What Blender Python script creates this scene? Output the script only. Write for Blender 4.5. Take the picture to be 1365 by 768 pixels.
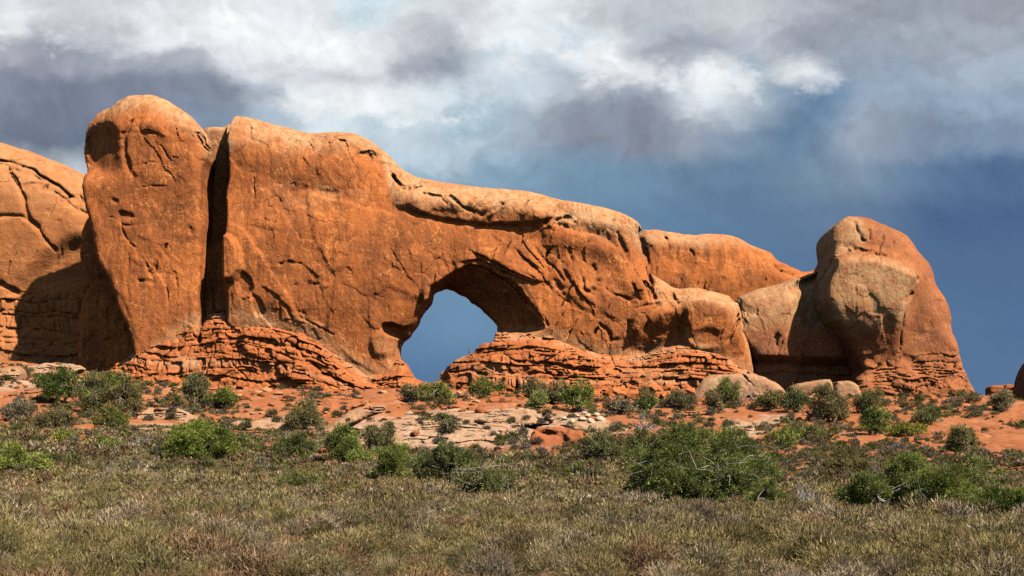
import bpy, math, random
import numpy as np
from mathutils import Vector, Matrix

# ------------------------------------------------------------------ camera, sky, sun, exposure
for o in list(bpy.data.objects):
    bpy.data.objects.remove(o, do_unlink=True)
SC = bpy.context.scene
COL = SC.collection
PI = math.pi
ZC = 1.7                     # eye height
FPX = 1600.0                 # focal length in photo pixels (photo 1365 x 768)
HOR = 620.0                  # photo row of the level horizon
CX = 682.5
SUN_AZ, SUN_EL = 48.0, 47.0  # degrees: to the right of straight behind the camera; above the horizon
EXPOSURE = 0.68

cam = bpy.data.cameras.new('camera')
cam.sensor_width = 36.0
cam.lens = 36.0 * FPX / 1365.0
cam.shift_y = (HOR - 384.0) / 1365.0
cam.clip_start = 0.5
cam.clip_end = 20000
camo = bpy.data.objects.new('camera', cam)
camo.location = (0, 0, ZC)
camo.rotation_euler = (PI / 2, 0, 0)
COL.objects.link(camo)
SC.camera = camo

SC.view_settings.view_transform = 'Standard'
SC.view_settings.look = 'None'
SC.view_settings.gamma = 1.0
SC.view_settings.use_curve_mapping = False
SC.view_settings.exposure = EXPOSURE
SC.cycles.use_denoising = False
SC.cycles.max_bounces = 4
SC.cycles.diffuse_bounces = 0

sun = bpy.data.lights.new('sun', 'SUN')
sun.energy = 5.0
sun.angle = math.radians(0.53)
sun.color = (1.0, 0.93, 0.82)
suno = bpy.data.objects.new('sun', sun)
_sd = Vector((math.sin(math.radians(SUN_AZ)), -math.cos(math.radians(SUN_AZ)), math.tan(math.radians(SUN_EL))))
suno.rotation_euler = _sd.to_track_quat('Z', 'Y').to_euler()
suno.location = _sd * 300
COL.objects.link(suno)


def lin(c):
    return tuple(((v / 255.0) / 12.92 if v / 255.0 <= 0.04045 else ((v / 255.0 + 0.055) / 1.055) ** 2.4) for v in c)


class NT:
    """small node-tree writer"""
    def __init__(self, tree):
        self.t = tree
        tree.nodes.clear()

    def n(self, kind, ins=None, **props):
        nd = self.t.nodes.new(kind)
        for k, v in props.items():
            setattr(nd, k, v)
        for k, v in (ins or {}).items():
            s = nd.inputs[k]
            if isinstance(v, bpy.types.NodeSocket):
                self.t.links.new(v, s)
            else:
                s.default_value = v
        return nd

    def math(self, op, a, b=0.0, c=0.0, clamp=False):
        return self.n('ShaderNodeMath', {0: a, 1: b, 2: c}, operation=op, use_clamp=clamp).outputs[0]

    def vmath(self, op, a, b=(0, 0, 0)):
        return self.n('ShaderNodeVectorMath', {0: a, 1: b}, operation=op).outputs[0]

    def mix(self, f, a, b, blend='MIX'):
        def c4(v):
            return (*v, 1.0) if isinstance(v, tuple) and len(v) == 3 else v
        return self.n('ShaderNodeMix', {0: f, 6: c4(a), 7: c4(b)}, data_type='RGBA', blend_type=blend).outputs[2]

    def ramp(self, f, stops, interp='LINEAR'):
        nd = self.n('ShaderNodeValToRGB', {0: f})
        cr = nd.color_ramp
        cr.interpolation = interp
        stops = sorted(stops, key=lambda s: s[0])
        while len(cr.elements) < len(stops):
            cr.elements.new(0.5)
        for e, (p, c) in zip(cr.elements, stops):
            e.position = p
        for e, (p, c) in zip(cr.elements, stops):
            e.color = (*c, 1.0) if isinstance(c, tuple) else (c, c, c, 1.0)
        return nd.outputs[0]

    def maprange(self, v, a, b, c=0.0, d=1.0, kind='LINEAR'):
        return self.n('ShaderNodeMapRange', {0: v, 1: a, 2: b, 3: c, 4: d}, clamp=True, interpolation_type=kind).outputs[0]

    def noise(self, vec, scale, detail=4.0, rough=0.55, dist=0.0, out=0):
        return self.n('ShaderNodeTexNoise', {'Vector': vec, 'Scale': scale, 'Detail': detail, 'Roughness': rough, 'Distortion': dist}).outputs[out]


# --- the stormy sky: a grid of cloud colours over direction, torn up by noise, inside a Nishita sky
SKY_ROWS = {
    -120: [(0, (190, 194, 202)), (350, (215, 219, 225)), (700, (200, 206, 214)), (1000, (170, 176, 188)), (1365, (165, 170, 182))],
    10: [(0, (226, 229, 233)), (60, (205, 208, 214)), (150, (208, 211, 217)), (240, (222, 224, 228)), (340, (238, 241, 244)), (430, (230, 233, 238)), (512, (206, 226, 236)), (560, (216, 222, 228)), (620, (206, 209, 216)), (700, (236, 242, 246)), (780, (202, 207, 214)), (870, (186, 191, 200)), (1000, (202, 207, 213)), (1070, (178, 184, 194)), (1200, (152, 160, 173)), (1340, (158, 163, 176))],
    50: [(0, (228, 230, 232)), (30, (215, 217, 221)), (65, (184, 187, 196)), (150, (196, 199, 206)), (215, (226, 229, 233)), (340, (243, 244, 246)), (470, (238, 240, 242)), (550, (196, 198, 206)), (610, (184, 189, 199)), (660, (228, 234, 238)), (700, (222, 232, 238)), (760, (196, 210, 221)), (810, (222, 227, 231)), (850, (198, 204, 211)), (910, (170, 178, 190)), (960, (165, 173, 186)), (1020, (186, 191, 201)), (1090, (162, 170, 183)), (1250, (168, 177, 190)), (1365, (160, 168, 182))],
    90: [(0, (176, 179, 189)), (90, (152, 157, 171)), (230, (170, 175, 187)), (330, (204, 207, 214)), (480, (204, 207, 213)), (560, (168, 173, 184)), (610, (160, 168, 182)), (650, (196, 212, 221)), (740, (202, 214, 223)), (795, (238, 241, 243)), (830, (214, 219, 225)), (880, (174, 181, 192)), (935, (205, 211, 217)), (970, (228, 232, 234)), (1015, (140, 163, 182)), (1050, (200, 207, 213)), (1090, (222, 226, 230)), (1120, (158, 172, 188)), (1200, (148, 164, 184)), (1290, (160, 174, 190)), (1365, (162, 176, 192))],
    130: [(0, (132, 140, 158)), (110, (118, 127, 147)), (300, (136, 145, 162)), (360, (176, 188, 202)), (400, (228, 234, 238)), (490, (236, 240, 243)), (570, (222, 232, 238)), (640, (168, 190, 205)), (700, (198, 212, 222)), (740, (186, 196, 208)), (790, (158, 168, 184)), (870, (166, 175, 190)), (940, (214, 221, 227)), (985, (196, 205, 214)), (1040, (142, 162, 181)), (1085, (104, 134, 164)), (1115, (120, 146, 172)), (1150, (150, 167, 187)), (1280, (148, 167, 188)), (1365, (146, 165, 188))],
    180: [(0, (112, 125, 147)), (110, (104, 118, 142)), (300, (126, 145, 169)), (370, (170, 190, 206)), (440, (208, 224, 232)), (520, (184, 206, 219)), (600, (150, 182, 203)), (660, (158, 184, 202)), (700, (162, 178, 196)), (770, (124, 135, 157)), (850, (126, 137, 160)), (930, (146, 158, 177)), (990, (118, 143, 169)), (1050, (88, 122, 157)), (1110, (116, 142, 169)), (1150, (152, 167, 187)), (1230, (122, 144, 172)), (1300, (118, 143, 172)), (1365, (122, 147, 175))],
    230: [(0, (150, 168, 184)), (100, (182, 196, 206)), (400, (150, 182, 204)), (580, (136, 172, 198)), (700, (112, 152, 182)), (800, (98, 140, 173)), (900, (96, 135, 170)), (1000, (86, 122, 159)), (1080, (104, 135, 166)), (1150, (116, 143, 172)), (1220, (88, 122, 162)), (1290, (70, 106, 152)), (1365, (70, 106, 154))],
    285: [(500, (116, 158, 188)), (720, (98, 141, 175)), (880, (84, 126, 166)), (1000, (80, 118, 160)), (1090, (88, 122, 160)), (1160, (84, 117, 157)), (1250, (60, 96, 146)), (1365, (62, 98, 148))],
    350: [(500, (100, 146, 184)), (700, (94, 138, 176)), (950, (78, 120, 164)), (1080, (76, 114, 158)), (1280, (66, 104, 152)), (1365, (66, 104, 152))],
    430: [(500, (82, 128, 174)), (620, (92, 138, 180)), (900, (72, 116, 162)), (1365, (68, 108, 156))],
    520: [(500, (70, 114, 164)), (900, (68, 110, 158)), (1365, (72, 112, 158))],
}
SKY_GAIN = 0.625  # display colours above are divided by the exposure below

world = bpy.data.worlds.new('World')
SC.world = world
world.use_nodes = True
world.cycles.sampling_method = 'MANUAL'
world.cycles.sample_map_resolution = 512
w = NT(world.node_tree)
gen = w.n('ShaderNodeTexCoord').outputs['Generated']
sx = w.n('ShaderNodeSeparateXYZ', {0: gen})
yy = w.math('MAXIMUM', sx.outputs[1], 0.02)
u = w.math('DIVIDE', sx.outputs[0], yy)
v = w.math('DIVIDE', sx.outputs[2], yy)
uv = w.n('ShaderNodeCombineXYZ', {0: u, 1: v, 2: 0.37}).outputs[0]
uvs = w.vmath('MULTIPLY', uv, (1.0, 1.5, 1.0))
wa = w.n('ShaderNodeTexNoise', {'Vector': uvs, 'Scale': 6.0, 'Detail': 12.0, 'Roughness': 0.60}).outputs['Color']
wb = w.n('ShaderNodeTexNoise', {'Vector': w.vmath('ADD', uvs, (3.1, 1.7, 0)), 'Scale': 26.0, 'Detail': 9.0, 'Roughness': 0.62, 'Distortion': 0.25}).outputs['Color']
wav = w.vmath('SUBTRACT', wa, (0.5, 0.5, 0.5))
wbv = w.vmath('SUBTRACT', wb, (0.5, 0.5, 0.5))
# cloud tops are torn, the blue rain curtain below is smooth
tear = w.maprange(v, (HOR - 330) / FPX, (HOR - 200) / FPX, 0.15, 1.0)
tear3 = w.n('ShaderNodeCombineXYZ', {0: tear, 1: tear, 2: 0.0}).outputs[0]
p0 = w.vmath('ADD', uv, w.vmath('MULTIPLY', w.vmath('ADD', w.vmath('MULTIPLY', wav, (0.080, 0.074, 0)), w.vmath('MULTIPLY', wbv, (0.026, 0.024, 0))), tear3))
ws = w.n('ShaderNodeSeparateXYZ', {0: p0})
ramp_u = w.maprange(ws.outputs[0], (-200 - CX) / FPX, (1565 - CX) / FPX)
prev = None
ys = sorted(SKY_ROWS)[::-1]
for i, y in enumerate(ys):
    gk = (0.24 if y >= 230 else 0.14) if y >= 180 else 0.0            # rain haze greys the low sky
    stops = [((px + 200) / 1765.0, tuple(SKY_GAIN * q for q in lin(tuple(q * (1 - gk) + gk * sum(c) / 3 + gk * 22 for q in c)))) for px, c in SKY_ROWS[y]]
    out = []
    for (pa, ca), (pb, cb) in zip(stops, stops[1:]):
        out.append((pa, ca))
        if y < 220 and max(abs(p_ - q_) for p_, q_ in zip(ca, cb)) > 0.075 and len(out) + 2 + len(stops) < 34:
            for k_, m_ in ((0.36, 0.10), (0.64, 0.90)):
                out.append((pa + (pb - pa) * k_, tuple(p_ * (1 - m_) + q_ * m_ for p_, q_ in zip(ca, cb))))
    stops = (out + [stops[-1]])[:32] if len(out) < 32 else stops
    r = w.ramp(ramp_u, stops, 'LINEAR')
    if prev is None:
        prev = r
    else:
        f = w.maprange(ws.outputs[1], (HOR - ys[i - 1] + (.08 if y < 200 else 0) * (ys[i - 1] - y)) / FPX, (HOR - y - (.08 if y < 200 else 0) * (ys[i - 1] - y)) / FPX, 0, 1, 'SMOOTHSTEP')
        prev = w.mix(f, prev, r)
# cumulus heads catching the sun: brighter cores with torn edges
fb = w.noise(uvs, 17.0, 12.0, 0.66, 0.35)
HEADS = [(470, 146, 150, 32, .75, 0), (300, 55, 230, 62, .5, 0), (800, 84, 90, 56, .7, 0), (965, 104, 110, 36, .7, 0), (1080, 112, 60, 26, .5, 0), (705, 45, 90, 70, .5, 0), (15, 45, 70, 50, .5, 0), (640, 120, 60, 60, .35, 0),
         (560, 200, 130, 44, .25, 0), (470, 60, 150, 40, .4, 0), (300, 130, 120, 30, .15, 1), (590, 88, 80, 36, .35, 1), (830, 172, 160, 42, .5, 1), (900, 70, 120, 30, .3, 1), (1160, 60, 160, 60, .4, 1), (1090, 165, 50, 46, .55, 2), (1210, 190, 90, 50, .3, 1)]
TONES = [(240, 243, 245), (134, 141, 156), (100, 132, 164)]
for cx_, cy_, rx_, ry_, st_, tn_ in HEADS:
    du = w.math('MULTIPLY', w.math('SUBTRACT', ws.outputs[0], (cx_ - CX) / FPX), FPX / rx_)
    dv = w.math('MULTIPLY', w.math('SUBTRACT', ws.outputs[1], (HOR - cy_) / FPX), FPX / ry_)
    rr = w.math('SQRT', w.math('ADD', w.math('MULTIPLY', du, du), w.math('MULTIPLY', dv, dv)))
    val = w.math('ADD', w.math('SUBTRACT', 1.0, rr), w.math('MULTIPLY', w.math('SUBTRACT', fb, 0.5), 2.6))
    prev = w.mix(w.math('MULTIPLY', w.maprange(val, 0.05, 0.70, 0, 1, 'SMOOTHSTEP'), st_), prev, tuple(SKY_GAIN * q for q in lin(TONES[tn_])))
bil = w.noise(p0, 14.0, 10.0, 0.62, 0.2)
bil2 = w.noise(w.vmath('ADD', p0, (0.005, 0.009, 0)), 14.0, 10.0, 0.62, 0.2)
relief = w.math('MULTIPLY', w.math('SUBTRACT', bil, bil2), 0.9)       # billows lit from above right
gainf = w.math('ADD', 1.0, w.math('MULTIPLY', w.math('ADD', relief, w.math('MULTIPLY', w.math('SUBTRACT', bil, 0.5), 0.28)), tear))
cl = w.n('ShaderNodeVectorMath', {0: prev, 3: gainf}, operation='SCALE').outputs[0]
sky = w.n('ShaderNodeTexSky', sky_type='NISHITA', sun_disc=False, sun_elevation=math.radians(SUN_EL), sun_rotation=math.radians(180 - SUN_AZ),
          altitude=1500.0, air_density=1.0, dust_density=0.6, ozone_density=1.0)
bg1 = w.n('ShaderNodeBackground', {0: sky.outputs[0], 1: 0.05})
bg2 = w.n('ShaderNodeBackground', {0: cl, 1: 1.0})
front = w.math('MULTIPLY', w.maprange(sx.outputs[1], 0.25, 0.6, 0, 1, 'SMOOTHSTEP'), w.maprange(v, 0.8, 0.45, 0, 1, 'SMOOTHSTEP'))
mx = w.n('ShaderNodeMixShader', {0: front, 1: bg1.outputs[0], 2: bg2.outputs[0]})
w.n('ShaderNodeOutputWorld', {0: mx.outputs[0]})

# ------------------------------------------------------------------ numpy helpers
RNG = np.random.default_rng(7)
random.seed(7)
_T3 = np.random.default_rng(11).uniform(-1, 1, (32, 32, 32)).astype(np.float32)
_T2 = np.random.default_rng(12).uniform(-1, 1, (256, 256)).astype(np.float32)


def n2(x, z, seed=0):
    x = np.asarray(x, np.float32) + seed * 17.31
    z = np.asarray(z, np.float32) + seed * 9.77
    xi = np.floor(x).astype(np.int32); zi = np.floor(z).astype(np.int32)
    fx = x - xi; fz = z - zi
    fx = fx * fx * (3 - 2 * fx); fz = fz * fz * (3 - 2 * fz)
    a = _T2[xi & 255, zi & 255]; b = _T2[(xi + 1) & 255, zi & 255]
    c = _T2[xi & 255, (zi + 1) & 255]; d = _T2[(xi + 1) & 255, (zi + 1) & 255]
    return (a * (1 - fx) + b * fx) * (1 - fz) + (c * (1 - fx) + d * fx) * fz


def fbm2(x, z, seed=0, octv=4, gain=0.5):
    s = 0; a = 1.0; f = 1.0; t = 0
    for i in range(octv):
        s = s + a * n2(x * f, z * f, seed + i * 3); t += a; a *= gain; f *= 2.03
    return s / t


def n3(x, y, z, seed=0):
    x = x + seed * 7.13; y = y + seed * 3.71; z = z + seed * 5.19
    xi = np.floor(x).astype(np.int32); yi = np.floor(y).astype(np.int32); zi = np.floor(z).astype(np.int32)
    fx = x - xi; fy = y - yi; fz = z - zi
    fx = fx * fx * (3 - 2 * fx); fy = fy * fy * (3 - 2 * fy); fz = fz * fz * (3 - 2 * fz)
    r = 0
    for dx in (0, 1):
        wx = fx if dx else 1 - fx
        for dy in (0, 1):
            wy = fy if dy else 1 - fy
            for dz in (0, 1):
                wz = fz if dz else 1 - fz
                r = r + _T3[(xi + dx) & 31, (yi + dy) & 31, (zi + dz) & 31] * (wx * wy * wz)
    return r


def hsh(a, b, seed=0):
    return _T2[(np.asarray(a).astype(np.int64) * 57 + seed * 31) & 255, (np.asarray(b).astype(np.int64) * 131 + seed * 83 + np.asarray(a).astype(np.int64)) & 255]


def sstep(a, b, x):
    t = np.clip((x - a) / (b - a), 0, 1)
    return t * t * (3 - 2 * t)


def seg_dist(X, Z, pts, closed=False):
    d = np.full(X.shape, 1e9, np.float32)
    n = len(pts)
    for i in range(n if closed else n - 1):
        ax, az = pts[i]; bx, bz = pts[(i + 1) % n]
        ex, ez = bx - ax, bz - az
        L = ex * ex + ez * ez + 1e-9
        t = np.clip(((X - ax) * ex + (Z - az) * ez) / L, 0, 1)
        q = (X - ax - t * ex) ** 2 + (Z - az - t * ez) ** 2
        d = np.minimum(d, q)
    return np.sqrt(d)


def inside(X, Z, pts):
    c = np.zeros(X.shape, bool)
    n = len(pts)
    for i in range(n):
        ax, az = pts[i]; bx, bz = pts[(i + 1) % n]
        if az == bz:
            continue
        m = ((az > Z) != (bz > Z)) & (X < (bx - ax) * (Z - az) / (bz - az) + ax)
        c ^= m
    return c


def sdpoly(X, Z, pts):
    d = seg_dist(X, Z, pts, True)
    return np.where(inside(X, Z, pts), -d, d)


def smooth_poly(pts, it=1):
    for _ in range(it):
        q = []
        n = len(pts)
        for i in range(n):
            a = np.array(pts[i]); b = np.array(pts[(i + 1) % n])
            q += [tuple(a * .78 + b * .22), tuple(a * .22 + b * .78)]
        pts = q
    return pts


def facets(x, z, seed, tilt=1.0):
    """spalled wall: cells of slightly different set-back and tilt. returns (height, edge distance)"""
    xi = np.floor(x).astype(np.int32); zi = np.floor(z).astype(np.int32)
    b1 = np.full(x.shape, 9.0, np.float32); b2 = b1.copy(); h = np.zeros(x.shape, np.float32)
    for dx in (-1, 0, 1):
        for dz in (-1, 0, 1):
            ci = xi + dx; cj = zi + dz
            cx = ci + 0.5 + 0.48 * hsh(ci, cj, seed); cz = cj + 0.5 + 0.48 * hsh(ci, cj, seed + 1)
            d = np.sqrt((x - cx) ** 2 + (z - cz) ** 2)
            hh = hsh(ci, cj, seed + 2) + tilt * (hsh(ci, cj, seed + 3) * (x - cx) + hsh(ci, cj, seed + 4) * (z - cz))
            m = d < b1
            b2 = np.where(m, b1, np.minimum(b2, d)); h = np.where(m, hh, h); b1 = np.where(m, d, b1)
    return h, b2 - b1


def blur(a, n):
    for _ in range(n):
        p = np.pad(a, 1, mode='edge')
        a = (p[1:-1, 1:-1] * 2 + p[:-2, 1:-1] + p[2:, 1:-1] + p[1:-1, :-2] + p[1:-1, 2:]) / 6
    return a


def strata(X, S, seed, tmin=0.5, tmax=2.0, lmin=1.5, lmax=5.0):
    """bedded, jointed blocks along X stacked along S. returns (protrusion per block, joint groove 0..1)"""
    r = np.random.default_rng(seed)
    S = S + 0.45 * tmax * fbm2(X / (4 * tmax), S / (3 * tmax), seed + 30, 3)
    lo = float(S.min()) - 1; hi = float(S.max()) + 1
    b = [lo]
    while b[-1] < hi:
        b.append(b[-1] + tmin + (tmax - tmin) * r.random() ** 1.7)
    b = np.array(b)
    k = np.clip(np.searchsorted(b, S) - 1, 0, len(b) - 2)
    th = (b[1:] - b[:-1])[k]
    t = (S - b[k]) / th
    L = (lmin + (lmax - lmin) * r.random(len(b)) ** 1.5)[k]
    off = r.uniform(0, 50, len(b))[k]
    lay = r.uniform(-1, 1, len(b))[k]
    uu = X / L + off + 0.5 * n2(X / (1.3 * L), S * 0.3, seed) + 0.25 * (t - 0.5) * hsh(k, k, seed + 5) * 2
    bi = np.floor(uu); f = uu - bi
    prot = 0.6 * hsh(bi, k, seed) + 0.4 * lay
    dh = np.minimum(t, 1 - t) * th; dv = np.minimum(f, 1 - f) * L
    wob = 0.10 * fbm2(X / 0.9, S / 0.9, seed + 8, 2)
    gh = np.exp(-((dh + wob) / (0.09 * th + 0.10)) ** 2) * sstep(-0.35, 0.25, n2(X / 5, k * 3.7, seed + 2))
    gv = np.exp(-((dv + wob) / (0.08 * th + 0.10)) ** 2) * (hsh(bi, k, seed + 4) > -0.45) * 0.9
    return prot, np.maximum(gh, gv)


def surface_nets(S, org, h):
    nx, ny, nz = S.shape
    neg = S < 0
    c = np.zeros((nx - 1, ny - 1, nz - 1), np.uint8)
    for dx in (0, 1):
        for dy in (0, 1):
            for dz in (0, 1):
                c += neg[dx:nx - 1 + dx, dy:ny - 1 + dy, dz:nz - 1 + dz]
    act = (c > 0) & (c < 8)
    idx = np.argwhere(act)
    cid = np.full(act.shape, -1, np.int32)
    cid[act] = np.arange(len(idx), dtype=np.int32)
    cor = {}
    for dx in (0, 1):
        for dy in (0, 1):
            for dz in (0, 1):
                cor[dx, dy, dz] = S[idx[:, 0] + dx, idx[:, 1] + dy, idx[:, 2] + dz]
    acc = np.zeros((len(idx), 3), np.float64); cnt = np.zeros(len(idx))
    for a in cor:
        for ax in range(3):
            if a[ax] == 0:
                b = tuple(1 if i == ax else a[i] for i in range(3))
                va, vb = cor[a], cor[b]
                m = (va < 0) != (vb < 0)
                t = np.where(m, va / np.where(m, va - vb, 1), 0)
                for i in range(3):
                    acc[:, i] += np.where(m, a[i] + (t if i == ax else 0), 0)
                cnt += m
    vs = (idx + acc / cnt[:, None]) * h + np.array(org)
    quads = []
    for ax in range(3):
        sl0 = [slice(1, -1)] * 3; sl1 = [slice(1, -1)] * 3
        sl0[ax] = slice(0, -1); sl1[ax] = slice(1, None)
        A = neg[tuple(sl0)]; B = neg[tuple(sl1)]
        e = np.argwhere(A != B)
        s = A[e[:, 0], e[:, 1], e[:, 2]]
        o = np.ones(3, int); o[ax] = 0
        e = e + o
        p, q = (ax + 1) % 3, (ax + 2) % 3
        def cell(dp, dq):
            k = e.copy(); k[:, p] -= dp; k[:, q] -= dq
            return cid[k[:, 0], k[:, 1], k[:, 2]]
        f = np.stack([cell(1, 1), cell(0, 1), cell(0, 0), cell(1, 0)], 1)
        f[~s] = f[~s][:, ::-1]
        quads.append(f)
    return vs, np.concatenate(quads)


def mesh_np(name, verts, faces, mats, smooth=True, attrs=None, matidx=None):
    """faces: (n,3) or (n,4) int array"""
    me = bpy.data.meshes.new(name)
    verts = np.ascontiguousarray(verts, np.float32); faces = np.ascontiguousarray(faces, np.int32)
    n, k = faces.shape
    me.vertices.add(len(verts)); me.vertices.foreach_set('co', verts.ravel())
    me.loops.add(n * k); me.loops.foreach_set('vertex_index', faces.ravel())
    me.polygons.add(n)
    me.polygons.foreach_set('loop_start', np.arange(0, n * k, k, dtype=np.int32))
    me.polygons.foreach_set('use_smooth', np.full(n, smooth, bool))
    if matidx is not None:
        me.polygons.foreach_set('material_index', np.ascontiguousarray(matidx, np.int32))
    me.update(calc_edges=True)
    me.validate()
    for m in (mats if isinstance(mats, (list, tuple)) else [mats]):
        me.materials.append(m)
    for an, av in (attrs or {}).items():
        if av.ndim == 1:
            a = me.attributes.new(an, 'FLOAT', 'POINT'); a.data.foreach_set('value', np.ascontiguousarray(av, np.float32))
        else:
            a = me.attributes.new(an, 'FLOAT_COLOR', 'POINT')
            c = np.ones((len(verts), 4), np.float32); c[:, :3] = av
            a.data.foreach_set('color', c.ravel())
    return me


def link(name, me, parent=None):
    o = bpy.data.objects.new(name, me)
    COL.objects.link(o)
    if parent is not None:
        o.parent = parent
    return o


def tag(o, label=None, cat=None, group=None, kind=None):
    if label: o['label'] = label
    if cat: o['category'] = cat
    if group: o['group'] = group
    if kind: o['kind'] = kind
    return o


def empty(name, loc=(0, 0, 0), rz=0.0):
    o = bpy.data.objects.new(name, None)
    o.location = loc
    o.rotation_euler = (0, 0, rz)
    o.empty_display_size = 0.5
    COL.objects.link(o)
    return o


def copy_tree(o, parent=None):
    c = o.copy()
    COL.objects.link(c)
    if parent is not None:
        c.parent = parent
    for ch in list(o.children):
        copy_tree(ch, c)
    return c

# ------------------------------------------------------------------ materials
def new_mat(name):
    m = bpy.data.materials.new(name)
    m.use_nodes = True
    return m, NT(m.node_tree)


def rock_mat(name, base, pale=(0.56, 0.33, 0.17), dark=(0.17, 0.065, 0.032), bed=0.35, streak=0.5, bump=1.0, fleck=1.0):
    m, t = new_mat(name)
    pos = t.n('ShaderNodeNewGeometry').outputs['Position']
    pv = t.n('ShaderNodeAttribute', attribute_name='pale').outputs['Fac']
    dv = t.n('ShaderNodeAttribute', attribute_name='varn').outputs['Fac']
    big = t.noise(pos, 0.055, 5, 0.6)
    mid = t.noise(pos, 0.33, 6, 0.65, 0.4)
    fine = t.noise(pos, 1.7, 5, 0.65)
    b = tuple(base)
    col = t.mix(t.maprange(big, 0.3, 0.7), tuple(q * 0.82 for q in b), tuple(min(1, q * k) for q, k in zip(b, (1.16, 1.22, 1.25))))
    col = t.mix(t.maprange(mid, 0.32, 0.72), t.mix(0.35, col, dark), col)
    patch = t.noise(t.vmath('MULTIPLY', pos, (0.10, 0.10, 0.075)), 1.0, 7, 0.62, 0.8)
    col = t.mix(t.math('MULTIPLY', t.maprange(patch, 0.50, 0.60), streak), col, t.mix(0.55, col, dark))
    # bedding: thin bands following height, bent by noise
    wz = t.n('ShaderNodeSeparateXYZ', {0: t.vmath('ADD', pos, t.vmath('SCALE', t.n('ShaderNodeTexNoise', {'Vector': pos, 'Scale': 0.09, 'Detail': 3.0}).outputs['Color']))})
    bz = t.n('ShaderNodeCombineXYZ', {0: t.math('MULTIPLY', wz.outputs[0], 0.03), 1: 0.0, 2: t.math('ADD', wz.outputs[2], t.math('MULTIPLY', big, 9.0))}).outputs[0]
    bands = t.noise(bz, 0.75, 4, 0.6)
    col = t.mix(t.math('MULTIPLY', t.maprange(bands, 0.52, 0.68), bed), col, tuple(min(1, q * k) for q, k in zip(b, (1.35, 1.5, 1.6))))
    col = t.mix(t.math('MULTIPLY', t.maprange(bands, 0.46, 0.32), bed), col, tuple(q * 0.62 for q in b))
    # desert varnish running down the walls
    sv = t.vmath('MULTIPLY', pos, (0.42, 0.42, 0.035))
    st = t.noise(sv, 1.0, 6, 0.66, 0.6)
    col = t.mix(t.math('MULTIPLY', t.maprange(st, 0.5, 0.64), streak * 0.75), col, dark)
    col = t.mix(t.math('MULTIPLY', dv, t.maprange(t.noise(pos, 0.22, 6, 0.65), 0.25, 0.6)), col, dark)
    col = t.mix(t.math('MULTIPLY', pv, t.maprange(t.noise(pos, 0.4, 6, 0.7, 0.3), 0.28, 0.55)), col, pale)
    # fine vertical fracture grain
    vert = t.noise(t.vmath('MULTIPLY', t.vmath('ADD', pos, t.n('ShaderNodeVectorMath', {0: t.n('ShaderNodeTexNoise', {'Vector': pos, 'Scale': 0.15, 'Detail': 4.0}).outputs['Color'], 3: 4.0}, operation='SCALE').outputs[0]), (0.95, 0.95, 0.16)), 1.0, 6, 0.68, 0.3)
    col = t.mix(t.math('MULTIPLY', t.maprange(vert, 0.50, 0.40), 0.55 * min(1.0, streak * 1.3)), col, t.mix(0.6, col, dark))
    col = t.mix(t.math('MULTIPLY', t.maprange(vert, 0.58, 0.68), 0.35 * min(1.0, streak * 1.3)), col, tuple(min(1, q * k) for q, k in zip(b, (1.25, 1.5, 1.6))))
    # flake rims: thin fresh edges round spalled patches
    fl = t.noise(t.vmath('MULTIPLY', pos, (0.16, 0.16, 0.12)), 1.0, 7, 0.58, 0.7)
    rim = t.math('MULTIPLY', t.maprange(t.math('ABSOLUTE', t.math('SUBTRACT', fl, 0.53)), 0.013, 0.004), t.maprange(t.noise(pos, 0.13, 4, 0.6), 0.44, 0.56))
    col = t.mix(t.math('MULTIPLY', rim, 0.75 * fleck), col, tuple(min(1, q * k) for q, k in zip(b, (1.35, 1.75, 2.0))))
    col = t.mix(t.math('MULTIPLY', t.maprange(fl, 0.53, 0.56), 0.30), col, tuple(q * k for q, k in zip(b, (0.72, 0.66, 0.62))))
    # hairline joints
    wv = t.vmath('ADD', t.vmath('MULTIPLY', pos, (0.16, 0.16, 0.11)), t.n('ShaderNodeVectorMath', {0: t.n('ShaderNodeTexNoise', {'Vector': pos, 'Scale': 0.22, 'Detail': 5.0, 'Roughness': 0.6}).outputs['Color'], 3: 0.9}, operation='SCALE').outputs[0])
    ed = t.n('ShaderNodeTexVoronoi', {'Vector': wv, 'Scale': 1.0}, feature='DISTANCE_TO_EDGE').outputs[0]
    ck = t.math('MULTIPLY', t.maprange(ed, 0.022, 0.006), t.maprange(t.noise(pos, 0.17, 3, 0.5), 0.54, 0.64))
    # fresh pale chips and dark pits
    ch = t.noise(t.vmath('MULTIPLY', pos, (0.8, 0.8, 0.42)), 0.85, 7, 0.70, 2.2)
    col = t.mix(t.math('MULTIPLY', t.maprange(ch, 0.625, 0.665), 0.62 * fleck), col, tuple(min(1, q * k) for q, k in zip(b, (1.5, 1.9, 2.2))))
    col = t.mix(t.math('MULTIPLY', t.maprange(ch, 0.385, 0.33), 0.6), col, tuple(q * 0.5 for q in b))
    col = t.mix(t.maprange(fine, 0.3, 0.7, 0.0, 0.30), col, tuple(q * 0.5 for q in b))
    col = t.mix(t.math('MULTIPLY', ck, 0.45), col, tuple(q * 0.3 for q in dark))
    hgt = t.math('ADD', t.math('MULTIPLY', mid, 0.22), t.math('ADD', t.math('MULTIPLY', fine, 0.34), t.math('MULTIPLY', ch, 0.55)))
    hgt = t.math('ADD', hgt, t.math('MULTIPLY', vert, 0.55 * min(1.0, streak * 1.3)))
    hgt = t.math('SUBTRACT', t.math('ADD', hgt, t.math('MULTIPLY', bands, 0.35 * bed)), t.math('MULTIPLY', ck, 0.3))
    bp = t.n('ShaderNodeBump', {'Strength': 0.85, 'Distance': 0.65 * bump, 'Height': hgt})
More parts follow.
